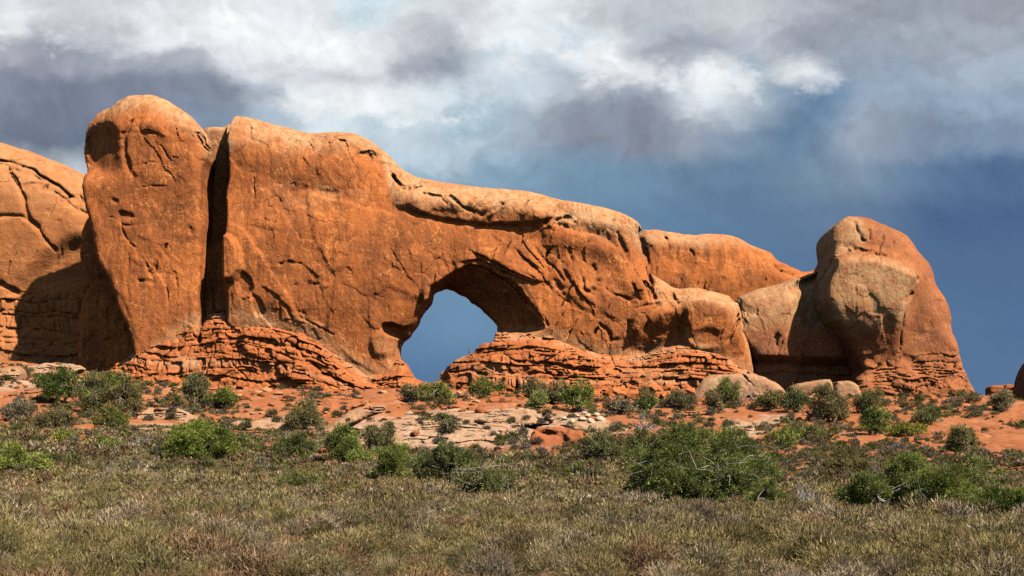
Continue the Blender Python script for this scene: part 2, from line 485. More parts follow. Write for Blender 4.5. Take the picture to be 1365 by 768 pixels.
    bs = t.n('ShaderNodeBsdfPrincipled', {'Base Color': col, 'Roughness': 0.92, 'Specular IOR Level': 0.15, 'Normal': bp.outputs[0]})
    t.n('ShaderNodeOutputMaterial', {0: bs.outputs[0]})
    return m


M_FIN = rock_mat('entrada_sandstone', (0.58, 0.172, 0.044), pale=(0.58, 0.335, 0.165), dark=(0.15, 0.050, 0.022), streak=0.8)
M_BASE = rock_mat('bedded_red_siltstone', (0.52, 0.150, 0.045), pale=(0.55, 0.30, 0.155), bed=0.5, streak=0.15)
M_DOME = rock_mat('smooth_orange_sandstone', (0.54, 0.190, 0.060), pale=(0.60, 0.32, 0.145), bed=0.55, streak=0.2, fleck=0.4)
M_KNOB = rock_mat('varnished_sandstone', (0.43, 0.138, 0.046), pale=(0.54, 0.315, 0.150), dark=(0.20, 0.085, 0.048), streak=0.55)
M_SLAB = rock_mat('pale_slickrock', (0.43, 0.205, 0.095), pale=(0.43, 0.285, 0.18), dark=(0.27, 0.13, 0.075), bed=0.4, streak=0.0, bump=0.35)
M_WHITE = rock_mat('bleached_stone', (0.56, 0.41, 0.27), pale=(0.6, 0.48, 0.36), dark=(0.4, 0.22, 0.13), bed=0.1, streak=0.0, bump=0.2)
M_REDROCK = rock_mat('red_rubble_stone', (0.37, 0.108, 0.038), bed=0.4, streak=0.0, bump=0.3)


def foliage_mat(name, rough=0.85, spec=0.12, trans=0.0):
    m, t = new_mat(name)
    a = t.n('ShaderNodeAttribute', attribute_name='tint').outputs['Color']
    r = t.n('ShaderNodeObjectInfo').outputs['Random']
    hs = t.n('ShaderNodeHueSaturation', {'Hue': t.maprange(r, 0, 1, 0.485, 0.515), 'Saturation': t.maprange(r, 0, 1, 0.85, 1.1), 'Value': t.maprange(t.math('FRACT', t.math('MULTIPLY', r, 7.31)), 0, 1, 0.78, 1.2), 'Color': a})
    bs = t.n('ShaderNodeBsdfPrincipled', {'Base Color': hs.outputs[0], 'Roughness': rough, 'Specular IOR Level': spec})
    out = bs.outputs[0]
    if trans:
        tr = t.n('ShaderNodeBsdfTranslucent', {'Color': hs.outputs[0]})
        out = t.n('ShaderNodeMixShader', {0: trans, 1: out, 2: tr.outputs[0]}).outputs[0]
    t.n('ShaderNodeOutputMaterial', {0: out})
    return m


M_LEAF = foliage_mat('foliage', trans=0.42)
M_BRUSH = foliage_mat('desert_brush', trans=0.2)


def bark_mat(name, a, b):
    m, t = new_mat(name)
    pos = t.n('ShaderNodeNewGeometry').outputs['Position']
    nz = t.noise(t.vmath('MULTIPLY', pos, (9, 9, 1.6)), 1.0, 5, 0.65)
    col = t.mix(t.maprange(nz, 0.3, 0.7), a, b)
    bp = t.n('ShaderNodeBump', {'Strength': 0.6, 'Distance': 0.02, 'Height': nz})
    bs = t.n('ShaderNodeBsdfPrincipled', {'Base Color': col, 'Roughness': 0.9, 'Specular IOR Level': 0.1, 'Normal': bp.outputs[0]})
    t.n('ShaderNodeOutputMaterial', {0: bs.outputs[0]})
    return m


M_BARK = bark_mat('juniper_bark', (0.16, 0.11, 0.085), (0.33, 0.27, 0.23))
M_DEAD = bark_mat('weathered_deadwood', (0.22, 0.19, 0.17), (0.46, 0.42, 0.38))
M_BURNT = bark_mat('blackened_deadwood', (0.035, 0.028, 0.025), (0.12, 0.10, 0.09))

m, t = new_mat('red_sand')
pos = t.n('ShaderNodeNewGeometry').outputs['Position']
gl = t.n('ShaderNodeAttribute', attribute_name='litter').outputs['Fac']
big = t.noise(pos, 0.07, 5, 0.6)
mid = t.noise(pos, 0.55, 6, 0.65, 0.5)
fin = t.noise(pos, 4.0, 6, 0.7)
col = t.mix(t.maprange(big, 0.3, 0.7), (0.31, 0.096, 0.033), (0.39, 0.140, 0.054))
col = t.mix(t.maprange(mid, 0.5, 0.75, 0, 0.6), col, (0.46, 0.21, 0.105))
col = t.mix(t.maprange(mid, 0.45, 0.25, 0, 0.5), col, (0.25, 0.070, 0.026))
col = t.mix(t.maprange(fin, 0.35, 0.7, 0.0, 0.4), col, (0.30, 0.10, 0.04))
crust = t.noise(t.vmath('MULTIPLY', pos, (0.16, 0.10, 0.3)), 1.0, 7, 0.66, 0.6)
col = t.mix(t.maprange(crust, 0.54, 0.62, 0, 0.55), col, (0.42, 0.23, 0.135))
col = t.mix(t.maprange(crust, 0.44, 0.36, 0, 0.45), col, (0.24, 0.085, 0.038))
sk = t.n('ShaderNodeAttribute', attribute_name='slick').outputs['Fac']
skc = t.mix(t.maprange(t.noise(pos, 0.25, 7, 0.68, 0.8), 0.36, 0.62), (0.36, 0.20, 0.115), (0.47, 0.31, 0.20))
skc = t.mix(t.maprange(t.noise(t.vmath('MULTIPLY', pos, (0.12, 0.5, 0.5)), 1.0, 5, 0.65), 0.46, 0.36), skc, (0.22, 0.11, 0.06))
col = t.mix(t.math('MULTIPLY', sk, 0.92), col, skc)
lit = t.math('MULTIPLY', gl, t.maprange(t.noise(pos, 0.5, 6, 0.7), 0.36, 0.56))
col = t.mix(lit, col, t.mix(t.maprange(fin, 0.3, 0.7), (0.11, 0.065, 0.036), (0.22, 0.14, 0.08)))
hg = t.math('ADD', t.math('MULTIPLY', mid, 1.0), t.math('MULTIPLY', fin, 0.15))
bp = t.n('ShaderNodeBump', {'Strength': 0.7, 'Distance': 0.4, 'Height': hg})
bs = t.n('ShaderNodeBsdfPrincipled', {'Base Color': col, 'Roughness': 0.95, 'Specular IOR Level': 0.1, 'Normal': bp.outputs[0]})
t.n('ShaderNodeOutputMaterial', {0: bs.outputs[0]})
M_SAND = m

# ------------------------------------------------------------------ the ground: one sheet, from behind the camera to the horizon
G_COLS = [-500, 0, 130, 250, 560, 700, 900, 1100, 1365, 1900]
G_ROWS = {   # distance (m): photo row at which the ground shows in each column
    18:  [768] * 10,
    50:  [674, 676, 678, 679, 680, 681, 682, 684, 687, 688],
    95:  [632, 634, 635, 636, 640, 643, 648, 652, 655, 656],
    140: [598, 600, 602, 604, 608, 611, 618, 624, 628, 630],
    200: [563, 566, 570, 574, 582, 588, 592, 597, 601, 604],
    270: [520, 524, 534, 545, 550, 556, 560, 562, 566, 570],
    335: [476, 484, 500, 517, 516, 523, 530, 527, 527, 530],
    362: [462, 470, 488, 512, 512, 519, 527, 525, 528, 532],
}
_D = np.array(sorted(G_ROWS), float)
_ld = np.linspace(math.log(18), math.log(362), 220)
_pc = np.linspace(-500, 1900, 240)
_tab = np.zeros((220, 240))
for ci in range(len(G_COLS)):
    pass
_rows = np.array([[ZC + (HOR - y) * d / FPX for y in G_ROWS[int(d)]] for d in _D])
_rc = np.array([np.interp(_pc, G_COLS, r) for r in _rows])
_tab = np.array([np.interp(np.exp(_ld), _D, _rc[:, j]) for j in range(240)]).T
_tab = blur(_tab, 24)


def ground_z(x, y, detail=True):
    x = np.asarray(x, float); y = np.asarray(y, float)
    yc = np.clip(y, 18, 362)
    pc = np.clip(CX + FPX * x / np.maximum(yc, 18), -499, 1899)
    a = (np.log(yc) - _ld[0]) / (_ld[1] - _ld[0]); b = (pc - _pc[0]) / (_pc[1] - _pc[0])
    ai = np.clip(a.astype(int), 0, 218); bi = np.clip(b.astype(int), 0, 238)
    fa = a - ai; fb = b - bi
    z = (_tab[ai, bi] * (1 - fb) + _tab[ai, bi + 1] * fb) * (1 - fa) + (_tab[ai + 1, bi] * (1 - fb) + _tab[ai + 1, bi + 1] * fb) * fa
    z = np.where(y > 362, z - 16 * (1 - np.exp(-(y - 362) / 55.0)), z)
    z = z - 8 * sstep(500, 3000, np.abs(y)) + 0 * x
    if detail:
        k = sstep(60, 220, y) * (1 - sstep(420, 700, y)) * 1.0
        z = z + 0.10 * fbm2(x / 3.1, y / 3.1, 2, 3) * sstep(-50, 5, y) * (1 - sstep(100, 200, y))
        z = z + k * (0.95 * fbm2(x / 17, y / 21, 5, 4) + 0.4 * fbm2(x / 5, y / 6, 9, 4))
        # small eroded rills running downhill on the red slope
        rl = 1 - np.abs(fbm2(x / 7.0 + 0.6 * n2(x / 15, y / 15, 4), y / 40, 14, 3)) * 2.2
        z = z - k * 0.5 * np.clip(rl, 0, 1) ** 3
    return z


def build_ground():
    ys = np.concatenate([[-6000, -2500, -900, -300, -100, -40, -15, 0, 6], 1 / np.linspace(1 / 11.0, 1 / 60.0, 260), np.linspace(60.6, 365, 620)[0:], np.geomspace(367, 620, 30), [800, 1100, 1600, 2500, 4000, 7000, 12000]])
    tt = np.linspace(-1, 1, 640)
    tt = np.sign(tt) * (0.82 * np.abs(tt) + 0.18 * np.abs(tt) ** 9)
    wd = 14 + 0.56 * np.abs(ys)
    wd = np.where(ys < 8, np.maximum(wd, 40), wd)
    Y = np.repeat(ys[:, None], len(tt), 1); X = wd[:, None] * tt[None]
    Z = ground_z(X, Y)
    v = np.stack([X, Y, Z], -1).reshape(-1, 3)
    nr, nc = X.shape
    i = (np.arange(nr - 1)[:, None] * nc + np.arange(nc - 1)[None]).ravel()
    f = np.stack([i, i + 1, i + nc + 1, i + nc], 1)
    pxx = CX + FPX * X / np.maximum(Y, 5); 
    lit = (1 - sstep(95, 165, Y + 18 * fbm2(X / 12, Y / 12, 31, 3))) * 0.95
    Ys = np.maximum(Y, 5.0); PXg = CX + FPX * X / Ys; PYg = HOR - (ground_z(X, Y, False) - ZC) * FPX / Ys
    sl = np.zeros_like(X)
    nzz = 7 * fbm2(X / 9, Y / 14, 19, 4) + 3 * fbm2(X / 2.5, Y / 4, 23, 3)
    for pl in ([(430, 584), (470, 560), (540, 551), (640, 546), (760, 550), (850, 568), (800, 588), (680, 594), (560, 598), (470, 594)], [(140, 584), (165, 566), (250, 564), (262, 580), (200, 588)],
               [(965, 586), (985, 560), (1020, 552), (1062, 556), (1000, 584)], [(1050, 652), (1062, 637), (1140, 638), (1150, 650)], [(300, 566), (330, 552), (430, 556), (430, 572)], [(-20, 520), (60, 500), (140, 506), (120, 522)]):
        sl = np.maximum(sl, sstep(2.5, -2.5, sdpoly(PXg, PYg * 2, [(a_, b_ * 2) for a_, b_ in pl]) / 2 + nzz) * (Y > 90))
    lit = lit * (1 - sl)
    me = mesh_np('ground', v, f, M_SAND, True, {'litter': lit.ravel(), 'slick': sl.ravel()})
    o = link('ground', me)
    tag(o, 'rust red sand slope rising from the brush flat to the rocks', None, None, 'structure')
    return o


GROUND = build_ground()


def P(px, py, D):
    return Vector(((px - CX) / FPX * D, D, ZC + (HOR - py) / FPX * D))


# ------------------------------------------------------------------ rocks
class Map:
    """orthographic work sheet of one rock at distance D0: photo-pixel coordinates <-> metres"""
    def __init__(self, D0, poly, res, pad=1.5, Df=None):
        self.D0 = D0; self.s = D0 / FPX; self.h = res; self.sf = (Df or D0) / FPX
        pts = [self.wo(p) for p in poly]
        xs = [p[0] for p in pts]; zs = [p[1] for p in pts]
        self.x0 = min(xs) - pad; self.z0 = min(zs) - pad
        self.nx = int((max(xs) + pad - self.x0) / res) + 2
        self.nz = int((max(zs) + pad - self.z0) / res) + 2
        x = (self.x0 + res * np.arange(self.nx)).astype(np.float32); z = (self.z0 + res * np.arange(self.nz)).astype(np.float32)
        self.x, self.z = x, z
        self.X, self.Z = np.meshgrid(x, z, indexing='ij')
        self.PX = CX + self.X / self.sf; self.PY = HOR - (self.Z - ZC) / self.sf

    def wo(self, p):
        return ((p[0] - CX) * self.s, ZC + (HOR - p[1]) * self.s)

    def w(self, p):
        return ((p[0] - CX) * self.sf, ZC + (HOR - p[1]) * self.sf)

    def W(self, pts):
        return [self.w(p) for p in pts]

    def sd(self, pts, smooth=1):
        return sdpoly(self.X, self.Z, [self.wo(p) for p in (smooth_poly(pts, smooth) if smooth else pts)])

    def sdf(self, pts):
        return sdpoly(self.X, self.Z, self.W(smooth_poly(pts, 1)))

    def line(self, pts, width):
        """0..1 broken crack along a line, width in metres"""
        X, Z = self.X, self.Z
        wx = 1.1 * fbm2(X / 4.5, Z / 4.5, 77, 4, .6); wz = 1.1 * fbm2(X / 4.5, Z / 4.5, 83, 4, .6)
        if getattr(self, 'calm', False):
            wx = wx * 0.5; wz = wz * 0.5
        gate = 1.0 if getattr(self, 'calm', False) else 0.25 + 0.75 * sstep(-0.25, 0.25, fbm2(X / 3.5, Z / 3.5, int(pts[0][0]) % 50, 3))
        wid = 0.8 * width * (0.55 + 0.9 * np.clip(0.5 + fbm2(X / 5, Z / 5, 55, 2), 0, 1))
        return np.exp(-(seg_dist(X + wx, Z + wz, self.W(pts)) / wid) ** 2) * gate

    def ledge(self, pts, run, above=True):
        """1 just on one (upper) side of a line, fading over run metres; 0 on the other side"""
        wp = self.W(pts)
        d = seg_dist(self.X, self.Z, wp)
        zz = np.interp(self.X, [p[0] for p in wp], [p[1] for p in wp])
        ends = sstep(0, 3, self.X - wp[0][0]) * sstep(0, 3, wp[-1][0] - self.X)
        side = (self.Z > zz) if above else (self.Z < zz)
        return side * np.exp(-(d / run) ** 2) * ends

    def poly(self, pts, soft, smooth=1):
        return sstep(soft, -soft, sdpoly(self.X, self.Z, self.W(smooth_poly(pts, smooth) if smooth else pts)))

    def blob(self, cx, cy, rx, ry):
        return np.exp(-(((self.PX - cx) / rx) ** 2 + ((self.PY - cy) / ry) ** 2))


def grow(mp, d2, F, B, R, ylo, yhi, noise=((5.0, 0.22), (1.8, 0.08), (0.75, 0.05)), zn=1.0):
    """solid between front sheet F and back sheet B inside outline d2, edges rounded by R, roughened in 3-D"""
    h = mp.h
    ny = int((yhi - ylo) / h) + 2
    ya = (ylo + h * np.arange(ny)).astype(np.float32)
    S = np.empty((mp.nx, ny, mp.nz), np.float32)
    d2 = d2.astype(np.float32); R = np.broadcast_to(np.asarray(R, np.float32), d2.shape)
    gx, gz = np.gradient(F, h)
    cF = (1 / np.sqrt(1 + np.minimum(gx * gx + gz * gz, 9))).astype(np.float32)
    F = F.astype(np.float32); B = np.broadcast_to(np.asarray(B, np.float32), d2.shape)
    for j in range(ny):
        b = (F - ya[j]) * cF; c = ya[j] - B
        S[:, j, :] = np.minimum(np.maximum(np.maximum(d2, b), c) + R, 0) + np.sqrt(np.maximum(d2 + R, 0) ** 2 + np.maximum(b + R, 0) ** 2 + np.maximum(c + R, 0) ** 2) - R
    amp = sum(a for _, a in noise)
    band = np.argwhere(np.abs(S) < amp + 2 * h)
    if len(band) and noise:
        x = (mp.x0 + h * band[:, 0]).astype(np.float32); y = ya[band[:, 1]]; z = (mp.z0 + h * band[:, 2]).astype(np.float32)
        d = np.zeros(len(band), np.float32)
        for i, (wl, a) in enumerate(noise):
            d += a * n3(x / wl, y / wl, z / (wl * zn), i + 1)
        S[band[:, 0], band[:, 1], band[:, 2]] += d
    S[0] = S[-1] = 1; S[:, 0] = S[:, -1] = 1; S[:, :, 0] = S[:, :, -1] = 1
    vs, q = surface_nets(S, (mp.x0, ylo, mp.z0), h)
    return vs, q


def sample(mp, A, vs):
    i = np.clip(np.round((vs[:, 0] - mp.x0) / mp.h).astype(int), 0, mp.nx - 1)
    k = np.clip(np.round((vs[:, 2] - mp.z0) / mp.h).astype(int), 0, mp.nz - 1)
    return A[i, k]


def below_top(mp, d2):
    """metres below the skyline of the outline, column by column"""
    top = np.max(np.where(d2 < 0, mp.Z, mp.z0), axis=1)
    return top[:, None] - mp.Z


def wall_relief(mp, seed, a1=0.7, a2=0.35, a3=1.2, slash=0.5, ang=0.35, d2=None):
    """spalling sandstone: exfoliated sheets, a few flakes, slanting joints, broad swells"""
    X, Z = mp.X, mp.Z
    wx = X + 0.9 * fbm2(X / 4, Z / 4, seed + 5, 4, .6); wz = Z + 0.9 * fbm2(X / 4, Z / 4, seed + 8, 4, .6)
    broad = a3 * fbm2(X / 26, Z / 26, seed + 1, 3)
    r = 0.2 * a2 * fbm2(X / 5, Z / 5, seed + 2, 4)
    m1 = sstep(0.0, 0.25, fbm2(X / 14, Z / 16, seed + 3, 3))
    f0, _e = facets(wx / 15.0 + wz / 40, wz / 24.0, seed + 17, 0.6)
    f1, _e = facets(wx / 6.5 + wz / 22, wz / 10.5, seed, 1.2)
    f2, _e = facets(wx / 2.6 + 7, wz / 4.0, seed + 20, 1.5)
    r = r + 0.6 * a1 * blur(f0, 4) + 0.55 * a1 * f1 * (0.4 + 0.6 * m1) + a2 * m1 * f2
    for i, (sx, sz, th, t) in enumerate(((17, 24, 0.05, .22), (10, 15, 0.12, .2))):
        q = fbm2(X / sx + 3 * i, Z / sz, seed + 11 * i + 60, 3, 0.4)
        r = r + a1 * t * sstep(th - 0.012, th + 0.012, q)
    ca, sa = math.cos(ang), math.sin(ang)
    p = X * ca - Z * sa; q = X * sa + Z * ca
    g = fbm2(p / 1.5, q / 9, seed + 90, 3)
    r = r - slash * 1.4 * sstep(0.38, 0.62, g) * sstep(-0.1, 0.25, fbm2(X / 11, Z / 11, seed + 95, 2))
    if d2 is not None:
        r = r * sstep(0.5, 7.0, below_top(mp, d2))
    return broad + r


HOLE = [(578, 389), (586, 384), (598, 381.5), (612, 389), (628, 399), (639, 409), (652, 420), (663, 431), (665, 440), (661, 452), (658, 462), (652, 480),
        (640, 500), (600, 520), (567, 530), (553, 522), (545, 500), (537, 486), (532, 474), (533, 456), (545, 447), (549, 441), (558, 424), (563, 413), (572, 405), (577, 395)]
LIP = [(570, 395), (576, 384), (590, 369), (607, 359), (625, 354), (644, 358), (668, 372), (694, 394), (703, 408), (716, 421), (730, 436), (708, 450), (676, 456), (650, 470), (620, 500), (560, 470)]
FIN = [(268, 164), (280, 163), (293, 164), (299, 160), (313, 153.5), (332, 155.5), (359, 162.5), (381, 169.5), (414, 176.5), (430, 175.5), (452, 174), (474, 176.5), (496, 184.5),
       (518, 197), (540, 216.5), (559, 231), (567, 234.5), (591, 243.5), (639, 250.5), (684, 254.5), (705, 256.5), (723, 260.5), (734, 264.5), (757, 267), (784, 272.5), (810, 278.5), (831, 284.5),
       (849, 295), (855, 304), (857, 316), (861, 332), (864, 352), (866, 365), (880, 373), (899, 386), (925, 383), (941, 387), (979, 397), (988, 430), (998, 470), (1004, 520), (1000, 575),
       (262, 575), (262, 480), (262, 330), (262, 200), (264, 170)]
CONTACT = [(150, 500), (195, 467), (240, 440), (262, 424), (280, 419), (310, 420), (345, 426), (380, 436), (410, 441), (440, 462), (470, 486), (492, 503), (515, 497), (536, 484), (575, 500), (610, 480),
           (645, 455), (665, 446), (690, 449), (708, 446), (735, 450), (760, 462), (800, 474), (850, 478), (880, 466), (920, 462), (955, 474), (1000, 500)]


def build_arch():
    root = empty('rock_arch', P(640, 525, 340))
    inv = Matrix.Translation(-root.location)
    # ---- the fin with the window
    mp = Map(350.0, FIN, 0.26, Df=339.0)
    PX, PY, X, Z = mp.PX, mp.PY, mp.X, mp.Z
    outer = mp.sd(FIN)
    hole = mp.sd(HOLE)
    d2 = np.maximum(outer, -hole)
    jag = 0.55 * fbm2(X / 2.2, Z / 2.2, 3, 3)
    d2 = d2 + jag * sstep(6, 0, np.abs(hole)) + 0.15 * fbm2(X / 3, Z / 3, 8, 3)
    R = 13 - 5 * sstep(520, 620, PX)
    R = R * (1 - sstep(330, 290, PX) * 0.85 * np.maximum(sstep(172, 215, PY), sstep(297, 288, PX)))
    R = 1.0 + (R - 1.0) * sstep(3.0, 16, hole)
    R = np.where(PY > 400, np.minimum(R, 5), R)
    rel = wall_relief(mp, 100, 0.5, 0.16, 1.6, 0.8 * sstep(560, 720, PX) + 0.12, 0.5, d2)
    crest = sstep(0.3, 5.0, below_top(mp, outer))
    wallm = sstep(430, 560, PX)
    # main wall leans, its foot swelling toward the viewer
    rel += 3.0 * sstep(230, 330, PY) * sstep(640, 540, PX) - 1.5 * sstep(400, 470, PY) * sstep(640, 540, PX)
    # left edge turned away to the dark cleft
    cut = sstep(307, 287, PX + 4 * n2(Z / 6, Z * 0, 3)) * (1 - sstep(300, 330, PY) * 0.3)
    rel -= 14.5 * cut
    rel += 3.0 * mp.poly([(292, 322), (306, 314), (322, 330), (325, 360), (316, 377), (302, 378), (290, 360)], 0.9)
    rel -= 1.3 * mp.poly([(322, 362), (336, 371), (342, 390), (326, 398), (318, 382)], 0.7)
    rel -= 0.9 * mp.poly([(336, 392), (350, 400), (356, 420), (342, 424)], 0.6)
    rel += 2.0 * mp.poly([(278, 380), (296, 372), (300, 392), (296, 412), (276, 412)], 1.0)
    # crease under the cap and the capping bulges over the window
    rel -= 0.45 * mp.line([(313, 221), (345, 232), (385, 246), (441, 258), (469, 256), (496, 271), (523, 279)], 1.8)
    rel -= 1.0 * mp.line([(523, 274), (549, 283), (575, 291), (618, 297), (645, 301), (684, 300), (715, 299), (733, 293)], 1.1)
    cap = mp.poly([(500, 150), (520, 272), (549, 279), (575, 288), (618, 294), (645, 298), (684, 297), (715, 296), (733, 290), (750, 270), (720, 200)], 0.8)
    rel += 1.0 * cap * sstep(505, 560, PX) * sstep(748, 705, PX)
    rel += 2.0 * mp.blob(705, 283, 26, 16) + 1.6 * mp.blob(600, 270, 34, 14) + 1.3 * mp.blob(548, 258, 22, 16) + 1.0 * mp.blob(652, 275, 20, 12)
    for ln, wd, dp in [([(565, 255), (585, 262), (597, 272)], 0.5, 1.0), ([(600, 262), (618, 276), (640, 284), (662, 276), (672, 268)], 0.6, 1.1), ([(640, 272), (660, 266)], 0.4, .9),
                       ([(522, 232), (535, 244), (548, 246), (560, 243)], 0.5, 1.1), ([(726, 294), (741, 287), (756, 284), (764, 292)], 0.7, 1.5)]:
        rel -= dp * mp.line(ln, wd)
    rel += 1.8 * mp.blob(757, 294, 11, 6) + 1.2 * mp.blob(772, 304, 9, 5)
    # upper right cap stands back behind the round shoulder of the wall
    sh = [(733, 294), (760, 305), (797, 312), (823, 326), (838, 341), (852, 364), (870, 400), (900, 240), (760, 240)]
    rel -= 2.6 * mp.poly(sh, 1.2)
    rel += 1.7 * np.exp(-((seg_dist(X, Z, mp.W([(745, 304), (797, 316), (822, 330), (838, 348), (848, 372)])) - 2.0) / 3.2) ** 2) * (1 - mp.poly(sh, 0.5))
    rel -= 1.4 * mp.line([(812, 308), (822, 325), (832, 340)], 0.8) + 1.2 * mp.line([(824, 306), (838, 330), (850, 356)], 0.7)
    rel += 1.4 * mp.blob(800, 292, 40, 12)
    # curved slabs peeling round the window
    for ln, run, dp in [([(600, 366), (625, 352), (644, 354), (668, 367), (694, 388), (712, 408), (730, 432)], 6.0, 1.6),
                        ([(611, 349), (640, 345), (668, 360), (700, 372), (728, 379), (734, 384)], 5.0, 1.0),
                        ([(626, 333), (657, 349), (689, 364), (726, 378)], 5.0, 1.1), ([(686, 331), (705, 347), (723, 365), (732, 380)], 4.0, 1.1),
                        ([(752, 360), (770, 385), (790, 410), (800, 440)], 4.0, .9)]:
        rel += dp * mp.ledge(ln, run) - 0.9 * dp * mp.line(ln, 0.45)
    for ln, wd, dp in [([(775, 362), (778, 385), (790, 392), (797, 380), (790, 355)], 1.1, 1.4), ([(757, 330), (764, 352), (768, 372)], .6, .9), ([(742, 375), (752, 388), (757, 400)], .9, 1.4),
                       ([(810, 385), (826, 392), (842, 402)], .8, 1.2), ([(800, 430), (815, 450), (830, 452)], .7, 1.0), ([(845, 380), (850, 398)], .6, 1.3),
                       ([(715, 330), (735, 350), (752, 372)], .45, .8), ([(838, 440), (842, 420), (858, 408), (880, 405)], .7, 1.3)]:
        rel -= dp * mp.line(ln, wd)
    rel += 3.0 * mp.blob(770, 400, 70, 60)
    # lower right shoulder and the dark niches in it
    rel += 4.0 * mp.poly([(838, 445), (848, 420), (866, 408), (888, 404), (905, 412), (900, 436), (880, 452), (850, 462)], 2.5)
    rel -= 3.4 * mp.poly([(846, 450), (862, 438), (890, 428), (912, 416), (914, 440), (900, 470), (868, 480), (850, 470)], 2.6)
    rel += 3.0 * mp.poly([(902, 400), (930, 388), (975, 400), (985, 440), (960, 470), (925, 466), (908, 440)], 3.0)
    rel -= 1.1 * mp.poly([(922, 446), (938, 438), (956, 440), (960, 456), (940, 462), (926, 458)], 1.0)
    rel -= 1.3 * mp.line([(866, 370), (872, 390), (878, 404)], .7) + 1.0 * mp.line([(899, 388), (906, 404)], .7)
    # main wall: flakes, scars, long joints
    for ln, wd, dp in [([(338, 236), (340, 250), (339, 266)], .5, 1.2), ([(463, 296), (460, 308)], .5, 1.0), ([(430, 322), (433, 345), (440, 362), (448, 374)], .4, .7), ([(457, 318), (450, 336)], .4, .7),
                       ([(475, 372), (466, 388), (455, 404), (450, 415)], .5, 1.0), ([(398, 380), (385, 392), (372, 403)], .5, 1.1), ([(372, 403), (385, 412), (390, 426)], .7, 1.4), ([(358, 385), (372, 384)], .4, .8),
                       ([(492, 396), (500, 392), (510, 395)], .5, 1.1), ([(447, 415), (443, 440)], .4, .7), ([(465, 405), (478, 400)], .4, .7), ([(408, 376), (424, 380), (436, 374)], .8, 1.1),
                       ([(378, 356), (388, 349), (402, 352)], .9, 2.0), ([(405, 285), (425, 296), (445, 300)], .5, .6), ([(330, 300), (352, 306), (378, 312)], .4, .5), ([(498, 385), (494, 415)], .35, .5),
                       ([(480, 420), (500, 440), (520, 436)], .5, .8), ([(360, 270), (372, 262)], .4, .6), ([(520, 385), (516, 420)], .3, .5), ([(395, 420), (420, 432), (445, 446)], .5, .9)]:
        rel -= 0.5 * dp * mp.line(ln, 0.75 * wd)
        rel += 0.35 * dp * mp.ledge(ln, 3.0) if ln[-1][0] - ln[0][0] > 8 else 0
    rel -= 3.2 * mp.poly([(508, 432), (522, 430), (534, 436), (549, 432), (548, 446), (536, 450), (512, 446)], 0.5)
    rel += 1.2 * mp.poly([(492, 452), (505, 442), (532, 448), (530, 470), (500, 478)], 1.2)
    rel += 0.9 * mp.blob(465, 235, 45, 22) + 0.8 * mp.blob(375, 215, 55, 30)
    rel -= 1.6 * mp.blob(487, 204, 14, 6)
    rel = rel * np.where(PX < 312, 1.0, 0.2 + 0.8 * crest)
    # window embrasure: the vault sinks back from its lip to the opening
    lip = mp.sdf(LIP); 
    tt = np.clip(-lip / np.maximum(-lip + np.maximum(hole, 0), 0.05), 0, 1)
    emb = np.where(lip < 0, tt ** 0.75, 0)
    F = mp.D0 - (10.5 - 2.5 * wallm) - rel
    F = F + np.where(PX > 566, 10.0, 3.0) * emb * sstep(448, 436, PY) 
    F = F + 3.0 * sstep(0, 3.5, np.maximum(3.5 - hole, 0)) * sstep(566, 558, PX) * sstep(30, 0, hole)
    B = mp.D0 + 7.0 + 5 * sstep(560, 420, PX) + 1.2 * fbm2(X / 9, Z / 9, 44, 3)
    vs, q = grow(mp, d2, F, B, R, 326, 366)
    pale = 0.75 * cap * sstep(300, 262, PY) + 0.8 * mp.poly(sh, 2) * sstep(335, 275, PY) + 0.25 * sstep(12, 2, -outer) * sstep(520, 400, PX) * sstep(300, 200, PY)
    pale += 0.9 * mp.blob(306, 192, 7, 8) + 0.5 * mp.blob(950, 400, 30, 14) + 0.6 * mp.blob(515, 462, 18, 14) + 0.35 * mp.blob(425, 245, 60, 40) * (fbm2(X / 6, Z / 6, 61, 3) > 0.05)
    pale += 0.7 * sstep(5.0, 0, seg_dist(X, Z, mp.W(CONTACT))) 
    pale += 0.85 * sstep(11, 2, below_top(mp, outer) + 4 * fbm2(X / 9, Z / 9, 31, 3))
    varn = 0.55 * mp.blob(365, 268, 40, 26) + 0.5 * mp.blob(620, 320, 70, 20) + 0.45 * mp.blob(660, 400, 40, 30) + 0.4 * mp.blob(455, 230, 16, 30) + 0.35 * mp.blob(420, 400, 90, 40) + .4 * mp.blob(530, 330, 40, 50) + 0.45 * sstep(0.0, .28, fbm2(X / 13, Z / 16, 71, 5)) * (1 - cap)
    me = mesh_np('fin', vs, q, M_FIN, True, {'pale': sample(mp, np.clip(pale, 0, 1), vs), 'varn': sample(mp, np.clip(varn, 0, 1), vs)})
    me.transform(inv)
    o = link('fin', me, root)
    # ---- the tower left of the cleft
    TOW = [(109, 188), (111, 172), (116, 159), (130, 145), (156, 135.5), (182, 129), (208, 129.5), (227, 135), (247, 148), (262, 162), (276, 176), (284, 192), (283, 211), (278, 235), (279, 308), (278, 372), (276, 394), (277, 430), (279, 470), (270, 520),
           (195, 520), (194, 470), (186, 443), (175, 426), (168, 403), (163, 383), (149, 362), (141, 337), (134, 300), (127, 278), (124, 251), (124, 233), (115, 216)]
    mp = Map(348.0, TOW + [(104, 300), (104, 520)], 0.26, Df=337.0)
    PX, PY, X, Z = mp.PX, mp.PY, mp.X, mp.Z
    d2 = mp.sd(TOW) + 0.3 * fbm2(X / 3, Z / 3, 8, 3)
    rel = wall_relief(mp, 300, 0.46, 0.14, slash=.12, ang=.1, d2=d2)
    rel -= 4.0 * sstep(158, 106, PX) * sstep(250, 215, PY)                       # the head turns back on its left
